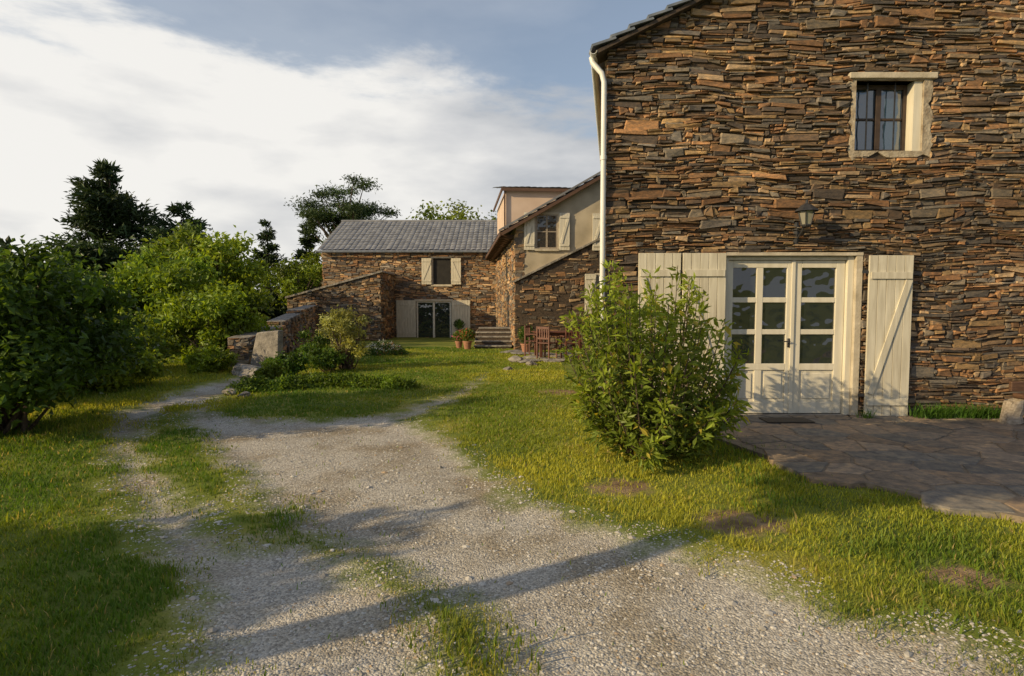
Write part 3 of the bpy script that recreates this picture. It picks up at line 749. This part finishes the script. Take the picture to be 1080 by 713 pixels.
# ---- lantern
LN = empty("wall_lantern", (3.82, WY-.04, 2.66)); LN.scale = (1.25, 1.25, 1.25)
parts = [tube([(0, .03, -.14), (0, -.03, -.15), (0, -.14, -.07), (0, -.2, .04), (0, -.2, .12)], [.010]*5, 8), tube([(0, .03, -.22), (0, .02, -.1), (0, .03, .02)], [.03, .035, .03], 8),
         lathe([(.03, -.16), (.05, -.15), (.055, -.13)], 6, (0, -.2, .1)), lathe([(.12, .105), (.11, .12), (.05, .17), (.015, .19), (.012, .22), (.001, .23)], 8, (0, -.2, .0)),
         lathe([(.045, -.02), (.06, -.02), (.06, -.01), (.045, -.01)], 6, (0, -.2, -.02))]
for k in range(6):
    a = 2*pi*k/6; parts.append(tube([(.05*cos(a), -.2+.05*sin(a), -.03), (.085*cos(a), -.2+.085*sin(a), .11)], [.007, .007], 4))
v, f = joinm(parts); mk("lantern_iron", v, f, M_iron, LN)
v, f = lathe([(.045, -.03), (.078, .105)], 6, (0, -.2, 0)); mk("lantern_panes", v, f, M_lampglass, LN)
boxes("doormat", [(3.25, 3.85, 7.38, 7.68, .088, .10)], noisemat("coir_mat", (.03, .025, .02), (.07, .055, .04), 60), None, .004)

# ---- patio flagstones
def clip_poly(P, nx_, ny_, c):
    out = []
    for i in range(len(P)):
        a = P[i]; b_ = P[(i+1) % len(P)]; da = a[0]*nx_+a[1]*ny_-c; db_ = b_[0]*nx_+b_[1]*ny_-c
        if da <= 0: out.append(a)
        if (da < 0) != (db_ < 0) and abs(da-db_) > 1e-9:
            t = da/(da-db_); out.append((a[0]+(b_[0]-a[0])*t, a[1]+(b_[1]-a[1])*t))
    return out
def patio():
    rg = np.random.default_rng(77); pts = []
    for gx_ in np.arange(2.0, 11, .38):
        for gy_ in np.arange(2.6, 8.2, .40): pts.append((gx_+rg.uniform(-.17, .17), gy_+rg.uniform(-.17, .17)))
    pts = np.array(pts); V = []; F = []; C = []
    for i, p in enumerate(pts):
        if sdpoly(np.array(p[0]), np.array(p[1]), PATIO) < -.02: continue
        cell = [(p[0]-1, p[1]-1), (p[0]+1, p[1]-1), (p[0]+1, p[1]+1), (p[0]-1, p[1]+1)]
        d = np.hypot(*(pts-p).T); 
        for j in np.argsort(d)[1:18]:
            q = pts[j]; n_ = q-p; l = np.linalg.norm(n_); n_ = n_/l; c = n_@((p+q)/2)-.011
            cell = clip_poly(cell, n_[0], n_[1], c)
        cell = clip_poly(cell, 0, 1, WY-.07)
        if len(cell) < 3: continue
        z = .080+rg.normal(0, .003); k = len(V); m_ = len(cell); cen = np.mean(cell, 0)
        cell = [(a+rg.normal(0, .006), b_+rg.normal(0, .006)) for a, b_ in cell]
        V += [(a, b_, -.06) for a, b_ in cell]+[(a, b_, z-.006) for a, b_ in cell]+[(a+(cen[0]-a)*.04, b_+(cen[1]-b_)*.04, z+rg.normal(0, .0015)) for a, b_ in cell]
        for s in (0, m_):
            for t in range(m_): F.append((k+s+t, k+s+(t+1) % m_, k+s+m_+(t+1) % m_, k+s+m_+t))
        F.append(tuple(range(k+2*m_, k+3*m_)))
        b0 = np.array([[.20, .165, .13], [.25, .195, .145], [.17, .155, .135], [.27, .20, .14]][rg.integers(4)])*(.8+.4*rg.random())
        C += [b0]*(3*m_)
    mk("patio_flagstones", np.array(V), F, M_path, None, col=np.array(C))
    P2 = [(a, b_) for a, b_ in PATIO]; n = len(P2)
    mk("patio_joint_bed", [(a, b_, -.1) for a, b_ in P2]+[(a, b_, .070) for a, b_ in P2], [tuple(range(n, 2*n))]+[(i, (i+1) % n, (i+1) % n+n, i+n) for i in range(n)],
       noisemat("joint_earth", (.14, .11, .075), (.25, .20, .15), 12), None)
patio()
BN = empty("log_bench", (6.66, 7.4, .08))
v, f = tube([(-.30, 0, 0), (-.31, .01, .1), (-.28, 0, .22), (-.29, 0, .30)], [.13, .11, .12, .10], 12)
v += np.random.default_rng(1).normal(0, .008, v.shape); mk("stump_leg", v, f, M_greywood, BN)
v, f = tube([(.95, 0, 0), (.95, .01, .12), (.96, 0, .30)], [.13, .11, .10], 12); mk("stump_leg_2", v, f, M_greywood, BN)
boxes("seat_plank", [(-.15, 1.4, -.18, .2, .30, .36)], M_wood, BN, .015)
boxes("back_plank", [(-.15, 1.4, .21, .26, .37, .5)], M_wood, BN, .01)

# ================================================================== MIDDLE HOUSE
MH = empty("rendered_house", (.13, 20, 0), radians(5.2))
msl = .58; mex = -.55; mez = 3.95
mrx = 5.8
def mtop(u): return mez+(u-mex)*msl if u < mrx else mez+(mrx-mex)*msl-(u-mrx)*msl
mw = 10.5
prism("wall_core", [(0, -.3), (mw, -.3), (mw, mtop(mw)-.1), (mrx, mtop(mrx)-.1), (0, mtop(0)-.1)], (0, 10), 0, M_render, MH)
low = lambda u: 2.35+u*.50
stonewall("front_stonework", (0, 0, 0), (1, 0), (0, -1), -.06, 5.2, -.1, lambda u: min(low(u), 9), [(2.35, 3.3, 1.35, 2.6)], (.06, .12), (.15, .5), 201, parent=MH, depth=.06, wave=.03, gap=.01)
prism("front_stonework_core", [(-.02, -.3), (5.2, -.3), (5.2, low(5.2)-.02), (-.02, low(-.02)-.02)], (-.03, .0-.001), 0, M_mortar, MH)
beam((-.08, low(-.08)), (5.3, low(5.3)), -.01, .05, -.12, 0.01, "coping", M_rock, MH)
stonewall("side_stonework", (0, 0, 0), (0, 1), (-1, 0), 0, 10, -.1, lambda u: 3.95, [(3.0, 3.9, 2.6, 3.5), (2.2, 3.2, 0, 2.1)], (.07, .14), (.18, .6), 202, parent=MH, depth=.06, gap=.012, bright=1.3)
boxes("side_window", [(-.02, .0, 3.0, 3.9, 2.6, 3.5), (-.02, 0.0, 2.2, 3.2, 0, 2.1)], M_dark, MH)
stonewall("corner_quoins", (0, 0, 0), (1, 0), (0, -1), -.05, .30, 2.3, lambda u: 4.05, [], (.10, .18), (.2, .36), 203, parent=MH, depth=.04, bright=1.4, gap=.012)
y0m = -.28; y1m = 10.2
tileroof("roof_left", [(mex, y0m, mez), (mex, y1m, mez), (mrx, y1m, mtop(mrx)), (mrx, y0m, mtop(mrx))], M_tile, MH)
tileroof("roof_right", [(mw+.5, y0m, mtop(mw+.5)), (mw+.5, y1m, mtop(mw+.5)), (mrx, y1m, mtop(mrx)), (mrx, y0m, mtop(mrx))], M_tile, MH)
beam((mex, mez-.0), (mrx, mtop(mrx)), -.12, -.01, y0m, y0m+.05, "verge_board", M_wood, MH)
beam((mex, mez-.0), (mrx, mtop(mrx)), -.045, -.005, y0m+.05, .1, "soffit", M_greywood, MH)
beam((mex-.02, mez+.03), (mrx, mtop(mrx)+.03), .01, .07, y0m-.03, y0m+.12, "verge_tiles", M_tile, MH)
boxes("eave_board", [(mex-.02, mex+.02, y0m, y1m, mez-.12, mez+.0)], M_wood, MH)
raf = [(mex+.02, -.01, y, y+.08, mez-.14+.0, mez-.02) for y in np.arange(.2, 10, .6)]
boxes("rafter_tails", raf, M_wood, MH)
def hwin(x0, x1, z0, z1, y, par, sw, name, shutters=True, bars=1):
    boxes(name+"_surround", [(x0-.08, x0, y-.03, y+.01, z0-.08, z1+.08), (x1, x1+.08, y-.03, y+.01, z0-.08, z1+.08), (x0, x1, y-.03, y+.01, z1, z1+.08), (x0-.05, x1+.05, y-.08, y+.01, z0-.08, z0)], M_plaster, par)
    boxes(name+"_glass", [(x0, x1, y-.006, y-.002, z0, z1)], M_glass, par)
    fr = [(x0, x0+.05, y-.02, y-.006, z0, z1), (x1-.05, x1, y-.02, y-.006, z0, z1), (x0+.05, x1-.05, y-.02, y-.006, z1-.05, z1), (x0+.05, x1-.05, y-.02, y-.006, z0, z0+.05), ((x0+x1)/2-.03, (x0+x1)/2+.03, y-.022, y-.007, z0+.05, z1-.05)]
    if bars: fr.append((x0+.05, x1-.05, y-.018, y-.007, (z0+z1)/2-.02, (z0+z1)/2+.02))
    boxes(name+"_frame", fr, M_greywood if bars else M_paint, par)
    if shutters:
        planks(name+"_shutter_l", x0-.08-sw, x0-.05, y-.05, z0-.05, z1+.05, 4, M_paint, par, .03); planks(name+"_shutter_r", x1+.05, x1+.08+sw, y-.05, z0-.05, z1+.05, 4, M_paint, par, .03)
hwin(.68, 1.42, 3.45, 4.6, 0, MH, .33, "gable_window")
hwin(3.05, 3.8, 3.45, 4.6, 0, MH, .36, "gable_window_right")
hwin(2.78, 3.5, 1.3, 2.55, -.1, MH, .36, "ground_window")
boxes("raised_block", [(.0, 3.3, 4.2, 9.5, 3.5, 6.25)], M_pinkrender, MH)
tileroof("raised_block_roof", [(-.22, 3.95, 6.25), (3.5, 3.95, 6.25), (3.5, 9.8, 7.35), (-.22, 9.8, 7.35)], M_slate, MH)
boxes("raised_block_fascia", [(-.2, 3.45, 3.98, 4.04, 6.13, 6.25), (-.2, -.14, 4.04, 9.6, 6.13, 6.25)], M_wood, MH)
boxes("raised_block_pipe", [(-.08, -.02, 4.1, 4.16, 4.2, 6.2)], M_wood, MH)
# steps
ST = empty("stone_steps", (-1.25, 20.6, -.02))
rs_ = np.random.default_rng(2)
boxes("treads", [(-.1+.02*k+rs_.normal(0, .015), 1.25, .3*k-.03, .3*k+.36, .145*(k+1)-.05, .145*(k+1)) for k in range(5)], M_rock, ST, .012)
boxes("risers", [(-.06+.02*k, 1.22, .3*k, .3*k+.3, -.1, .145*(k+1)-.052) for k in range(5)], M_mortar, ST)
stonewall("side_stones", (-.06, .1, 0), (0, 1), (-1, 0), 0, 2.3, 0, lambda u: min(.6, .1+u*.5), [], (.06, .1), (.15, .4), 231, parent=ST, depth=.04)
boxes("landing", [(-.0, 1.2, 1.5, 2.6, 0, .7)], M_mortar, ST)
# ================================================================== BACK HOUSE
BH = empty("long_stone_house", (-9.6, 30, -.14))
bw_ = 10.2; eh = 4.45; rh = 6.35; rd = 4.2
V = [(0, 0, -.6), (bw_, 0, -.6), (bw_, 2*rd, -.6), (0, 2*rd, -.6), (0, 0, eh), (bw_, 0, eh), (bw_, 2*rd, eh), (0, 2*rd, eh), (0, rd, rh), (bw_, rd, rh)]
mk("wall_core", V, [(0, 1, 5, 4), (1, 2, 6, 9, 5), (2, 3, 7, 6), (3, 0, 4, 8, 7)], M_mortar, BH)
bd = (4.75, 6.5, 0, 1.85); bwn = (5.55, 6.5, 2.7, 4.02)
stonewall("front_stonework", (0, 0, 0), (1, 0), (0, -1), 0, bw_, -.2, lambda u: eh, [bd, bwn], (.06, .13), (.15, .55), 301, parent=BH, depth=.06, wave=.03, gap=.01, bright=1.4)
stonewall("gable_stonework", (0, 0, 0), (0, 1), (-1, 0), 0, 2*rd, -.2, lambda u: eh+(rh-eh)*(1-abs(u-rd)/rd)-.03, [], (.09, .17), (.2, .75), 302, parent=BH, depth=.09, gap=.016)
tileroof("roof_front", [(-.2, -.35, eh-.07), (bw_, -.35, eh-.07), (bw_, rd, rh+.08), (-.2, rd, rh+.08)], M_tile, BH, .26, .4, .035, .03)
tileroof("roof_rear", [(-.2, 2*rd+.35, eh-.07), (bw_, 2*rd+.35, eh-.07), (bw_, rd, rh+.08), (-.2, rd, rh+.08)], M_tile, BH, .26, .4, .035, .03)
v, f = tube([(-.22, rd, rh+.1), (bw_, rd, rh+.1)], [.09, .09], 8); mk("ridge_tiles", v, f, M_tile, BH)
v, f = tube([(-.2, -.42, eh-.12), (bw_-.5, -.42, eh-.12)], [.06, .06], 8); mk("gutter", v, f, M_slate, BH)
boxes("window_dark", [(bwn[0], bwn[1], -.015, -.004, bwn[2], bwn[3])], M_dark, BH)
boxes("window_trim", [(bwn[0]-.06, bwn[1]+.06, -.10, -.0, bwn[2]-.1, bwn[2]), (bwn[0]-.06, bwn[1]+.06, -.10, -.0, bwn[3], bwn[3]+.08), (bwn[0], bwn[0]+.05, -.05, -.016, bwn[2], bwn[3])], M_plaster, BH)
planks("window_shutter_l", bwn[0]-.52, bwn[0]-.02, -.12, bwn[2], bwn[3], 4, M_paint2, BH); planks("window_shutter_r", bwn[1]+.02, bwn[1]+.52, -.12, bwn[2], bwn[3], 4, M_paint2, BH, flip=True)
boxes("door_glass", [(bd[0], bd[1], -.02, -.01, bd[2], bd[3])], M_glass, BH)
xm2 = (bd[0]+bd[1])/2
boxes("door_frame", [(bd[0], bd[0]+.07, -.07, -.021, 0, bd[3]), (bd[1]-.07, bd[1], -.07, -.021, 0, bd[3]), (bd[0]+.07, bd[1]-.07, -.07, -.021, bd[3]-.07, bd[3]), (xm2-.05, xm2+.05, -.07, -.021, 0, bd[3]-.07)], M_paint, BH)
boxes("door_lintel", [(bd[0]-.1, bd[1]+.1, -.13, 0, bd[3], bd[3]+.1)], M_plaster, BH)
planks("door_shutter_l", bd[0]-1.02, bd[0]-.03, -.12, .02, bd[3]+.05, 7, M_paint2, BH); planks("door_shutter_r", bd[1]+.03, bd[1]+.98, -.12, .02, bd[3]+.05, 7, M_paint2, BH, flip=True)
AW = empty("stone_garden_wall", (-10.3, 27, -.1))
at = lambda u: 1.95+u*.27
stonewall("face_stonework", (0, 0, 0), (1, 0), (0, -1), 0, 4.3, -.4, at, [], (.06, .13), (.15, .5), 401, parent=AW, depth=.06, gap=.01, bright=1.2)
stonewall("end_stonework", (4.3, 0, 0), (0, 1), (1, 0), 0, 3.0, -.4, lambda u: at(4.3), [], (.08, .16), (.2, .6), 402, parent=AW, depth=.06, gap=.014)
prism("core", [(0, -.5), (4.3, -.5), (4.3, at(4.3)-.02), (0, at(0)-.02)], (0, 3.0), 0, M_mortar, AW)
beam((-.05, at(-.05)), (4.4, at(4.4)), -.01, .07, -.12, 3.05, "coping", M_rock, AW)
RW = empty("dry_stone_wall")
P = [(-6.55, 14.6), (-7.0, 18), (-7.9, 22), (-8.9, 26.9)]; Hs = [.75, 1.05, 1.35, 1.7]
for k in range(3):
    a = np.array(P[k]); b_ = np.array(P[k+1]); d = b_-a; l = np.linalg.norm(d); d /= l; nn = (d[1], -d[0])
    tp = (lambda u, h0=Hs[k], h1=Hs[k]+.18, l=l: h0+(h1-h0)*u/l)
    stonewall("face_%d" % k, (a[0], a[1], 0), tuple(d), nn, 0, l, -.5, tp, [], (.07, .14), (.2, .6), 501+k, parent=RW, depth=.08, gap=.014, bright=1.2)
    stonewall("end_%d" % k, (a[0]-nn[0]*.5, a[1]-nn[1]*.5, 0), nn, (-d[0], -d[1]), 0, .5, -.5, lambda u, h=Hs[k]: h, [], (.07, .14), (.15, .4), 511+k, parent=RW, depth=.05, gap=.014, bright=1.2)
    q = [a, b_, b_-np.array(nn)*.5, a-np.array(nn)*.5]
    V = [(p[0], p[1], -.9) for p in q]+[(q[0][0], q[0][1], Hs[k]), (q[1][0], q[1][1], Hs[k]+.18), (q[2][0], q[2][1], Hs[k]+.18), (q[3][0], q[3][1], Hs[k])]
    mk("core_%d" % k, np.array(V), BF, M_rock, RW)
def rock(name, loc, s, seed, mat=M_rock, sub=3, parent=None):
    import bmesh
    bm = bmesh.new(); bmesh.ops.create_icosphere(bm, subdivisions=sub, radius=1)
    rg = np.random.default_rng(seed); pl = rg.normal(size=(12, 3)); pl /= np.linalg.norm(pl, axis=1)[:, None]; dist = rg.uniform(.55, .9, 12)
    for v in bm.verts:
        c = np.array(v.co)
        for p, d in zip(pl, dist):
            t = c@p
            if t > d: c = c-p*(t-d)
        c += .03*np.sin(c[[1, 2, 0]]*9+seed); v.co = c*np.array(s)
    me = bpy.data.meshes.new(name); bm.to_mesh(me); bm.free(); me.materials.append(mat)
    o = bpy.data.objects.new(name, me); S.collection.objects.link(o); o.location = loc; o.rotation_euler = (0, 0, rg.random()*3)
    if parent: o.parent = parent
    return o
V = np.array([(-.38, -.1, 0), (.42, -.12, 0), (.42, .12, 0), (-.38, .1, 0), (-.16, -.09, .88), (.44, -.1, .95), (.44, .1, .95), (-.16, .09, .90)])
o = mk("standing_stone_slab", V, BF, M_rock, None, loc=(-5.9, 14.0, .02)); mo = o.modifiers.new("b", 'BEVEL'); mo.width = .03; mo.segments = 3
o.rotation_euler = (0, 0, radians(-12))
for k, (x, y, s) in enumerate([(-5.6, 12.6, .28), (-5.95, 13.1, .33), (-5.3, 12.3, .16), (-5.5, 13.4, .25), (-6.2, 13.5, .3), (-5.1, 10.9, .18), (-4.95, 10.3, .14), (-4.6, 10.0, .12), (.1, 16.2, .2), (.5, 15.2, .16), (-.1, 14.0, .12)]):
    rock("rock", (x, y, s*.2), (s*1.2, s, s*.6), k+5)
for k, (x, y, s) in enumerate([(.3, 18.6, .5), (1.0, 18.2, .55), (.7, 17.2, .5), (1.6, 17.6, .6), (2.0, 18.6, .6), (.5, 16.2, .45), (1.2, 16.3, .5), (.0, 19.3, .5)]):
    rock("paving_stone", (x, y, .01), (s, s*.8, .06), k+40)
TB = empty("garden_table", (1.35, 17.4, .03), .2)
boxes("top", [(-.7, .7, -.42+.17*k, -.27+.17*k, .71, .745) for k in range(5)], M_redwood, TB, .004)
boxes("legs", [(-.62, -.55, -.35, -.28, 0, .71), (.55, .62, -.35, -.28, 0, .71), (-.62, -.55, .28, .35, 0, .71), (.55, .62, .28, .35, 0, .71), (-.62, .62, -.33, -.30, .62, .70), (-.62, .62, .30, .33, .62, .70)], M_redwood, TB, .003)
def chair(x, y, r):
    e = empty("garden_chair", (x, y, .03), r)
    boxes("seat", [(-.22, .22, -.22+.11*k, -.13+.11*k, .43, .455) for k in range(4)], M_redwood, e, .003)
    boxes("legs", [(-.22, -.18, -.22, -.18, 0, .43), (.18, .22, -.22, -.18, 0, .43), (-.22, -.18, .18, .22, 0, .92), (.18, .22, .18, .22, 0, .92)], M_redwood, e, .003)
    boxes("backrest", [(-.18, .18, .185, .215, .84, .91), (-.18, .18, .185, .215, .55, .60)]+[(-.15+.08*k, -.11+.08*k, .19, .21, .60, .84) for k in range(4)], M_redwood, e, .002)
    boxes("armrests", [(-.26, -.2, -.22, .2, .64, .665), (.2, .26, -.22, .2, .64, .665), (-.22, -.18, -.22, -.18, .455, .64), (.18, .22, -.22, -.18, .455, .64)], M_redwood, e, .002)
chair(1.0, 16.8, 2.5); chair(1.65, 16.6, 3.4); chair(2.3, 17.3, 4.4); chair(.65, 17.7, 1.2)
def pot(x, y, s, seed, c, hp=.5, flower=None):
    e = empty("potted_plant", (x, y, .0))
    v, f = lathe([(.001, 0), (.11*s, 0), (.16*s, .26*s), (.18*s, .26*s), (.18*s, .31*s), (.15*s, .31*s), (.14*s, .27*s), (.001, .27*s)], 18)
    mk("pot", v, f, M_terra, e, smooth=False)
    rg = np.random.default_rng(seed); n = 700; P = rg.normal(size=(n, 3)); P /= np.linalg.norm(P, axis=1)[:, None]; P *= rg.random((n, 1))**.4*[.26*s, .26*s, hp*.5]; P[:, 2] += .3*s+hp*.48
    V, F = leaves(P, .09, .4, .4, P*1.5, P+[0, 0, .3]); cc = np.array(c)*(.6+.8*rg.random((n, 1)))
    if flower: cc[rg.random(n) < .2] = flower
    mk("foliage", V, F, M_leaf, e, col=np.repeat(cc, 4, 0))
    v, f = joinm([tube([(0, 0, .25*s), (rg.normal(0, .03), 0, .3*s+hp*.6)], [.008, .004], 5) for _ in range(3)]); mk("stems", v, f, M_bark, e)
pot(.45, 18.9, 1.0, 1, (.07, .13, .02), .6); pot(-1.55, 20.4, .95, 2, (.08, .14, .02), .45, (.5, .2, .12)); pot(-1.9, 21, .8, 3, (.09, .16, .02), .35, (.6, .15, .2))
pot(-.5, 29.2, 1.0, 4, (.05, .10, .02), .6); pot(-2.6, 28.9, 1.0, 6, (.05, .10, .02), .5); pot(-6.6, 28.8, 1.1, 5, (.05, .10, .02), .7)
def flowers():
    rg = np.random.default_rng(88); n = 2200; a = rg.random(n)*2*pi; r = rg.random(n)**.5
    P = np.stack([np.cos(a)*r*.75, np.sin(a)*r*.45, .42*(1-r*r)*rg.random(n)**.4+.03], 1)
    V, F = leaves(P, .08, .5, .6); c = np.array([.08, .14, .03])*(.6+.8*rg.random((n, 1))); top = (P[:, 2] > .16) & (rg.random(n) < .4)
    c[top] = (.75, .72, .68); c[(rg.random(n) < .03)] = (.65, .2, .1)
    mk("flower_bed", V, F, M_leaf, None, col=np.repeat(c, 4, 0), loc=(-4.0, 18.2, 0))
flowers()

# ------------------------------------------------------------------ light
SD = np.array([-1, -.52]); SD /= np.linalg.norm(SD); el = radians(21)
sv = (SD[0]*cos(el), SD[1]*cos(el), sin(el))
from mathutils import Vector
sl = bpy.data.lights.new("sun", 'SUN'); sl.energy = 5.0; sl.angle = radians(.5); sl.color = (1, .77, .43)
so = bpy.data.objects.new("sun", sl); S.collection.objects.link(so); so.rotation_euler = Vector(sv).to_track_quat('Z', 'Y').to_euler(); so.location = (-20, -12, 15)
w = bpy.data.worlds.new("World"); S.world = w; w.use_nodes = True; nt = w.node_tree; L = nt.links.new
bg = nt.nodes['Background']; out = nt.nodes['World Output']
sky = N(nt, 'ShaderNodeTexSky', sky_type='NISHITA'); sky.sun_disc = False; sky.sun_elevation = el; sky.sun_rotation = math.atan2(sv[0], sv[1]) % (2*pi)
L(sky.outputs[0], bg.inputs[0]); bg.inputs[1].default_value = .14
tc = N(nt, 'ShaderNodeTexCoord'); sp = N(nt, 'ShaderNodeSeparateXYZ'); L(tc.outputs['Generated'], sp.inputs[0])
mp = N(nt, 'ShaderNodeMapping'); mp.inputs['Scale'].default_value = (1.5, 1.5, 4.6); mp.inputs['Location'].default_value = (.3, .2, .1); L(tc.outputs['Generated'], mp.inputs[0])
n1 = N(nt, 'ShaderNodeTexNoise'); n1.inputs['Scale'].default_value = 2.1; n1.inputs['Detail'].default_value = 9; n1.inputs['Roughness'].default_value = .6; n1.inputs['Distortion'].default_value = .25; L(mp.outputs[0], n1.inputs['Vector'])
n2 = N(nt, 'ShaderNodeTexNoise'); n2.inputs['Scale'].default_value = 2.8; n2.inputs['Detail'].default_value = 7; L(mp.outputs[0], n2.inputs['Vector'])
t1 = math_('MULTIPLY', math_('SUBTRACT', .345, sp.outputs['Z']), 3.6)
t2 = math_('MULTIPLY', math_('ADD', sp.outputs['X'], .12), -.22)
t3 = math_('MULTIPLY', math_('SUBTRACT', n1.outputs[0], .5), 1.1)
tt_ = math_('ADD', math_('ADD', t1, t2), t3)
mr = N(nt, 'ShaderNodeMapRange', interpolation_type='SMOOTHSTEP'); mr.inputs[1].default_value = -.10; mr.inputs[2].default_value = .12; mr.inputs[3].default_value = .28; mr.inputs[4].default_value = .97; L(tt_, mr.inputs[0])
lf = math_('ADD', math_('ADD', math_('MULTIPLY', sp.outputs['X'], -.75), .10), math_('MULTIPLY', math_('SUBTRACT', n2.outputs[0], .5), 1.2))
rc = ramp(nt, [(0, (.50, .52, .55)), (.22, (.70, .70, .70)), (.45, (.92, .90, .86))]); L(lf, rc.inputs[0])
bg2 = N(nt, 'ShaderNodeBackground'); bg2.inputs[1].default_value = 1.0; L(rc.outputs[0], bg2.inputs[0])
ms = N(nt, 'ShaderNodeMixShader'); L(mr.outputs[0], ms.inputs[0]); L(bg.outputs[0], ms.inputs[1]); L(bg2.outputs[0], ms.inputs[2]); L(ms.outputs[0], out.inputs[0])

# ------------------------------------------------------------------ camera
cam = bpy.data.cameras.new("camera"); cam.lens = 20.67; cam.sensor_width = 36; cam.clip_end = 3000; cam.clip_start = .05
co = bpy.data.objects.new("camera", cam); S.collection.objects.link(co); co.location = (0, 0, 1.6); co.rotation_euler = (radians(90-3.37), 0, 0)
S.camera = co
S.view_settings.view_transform = 'Standard'; S.view_settings.look = 'None'; S.view_settings.exposure = 0
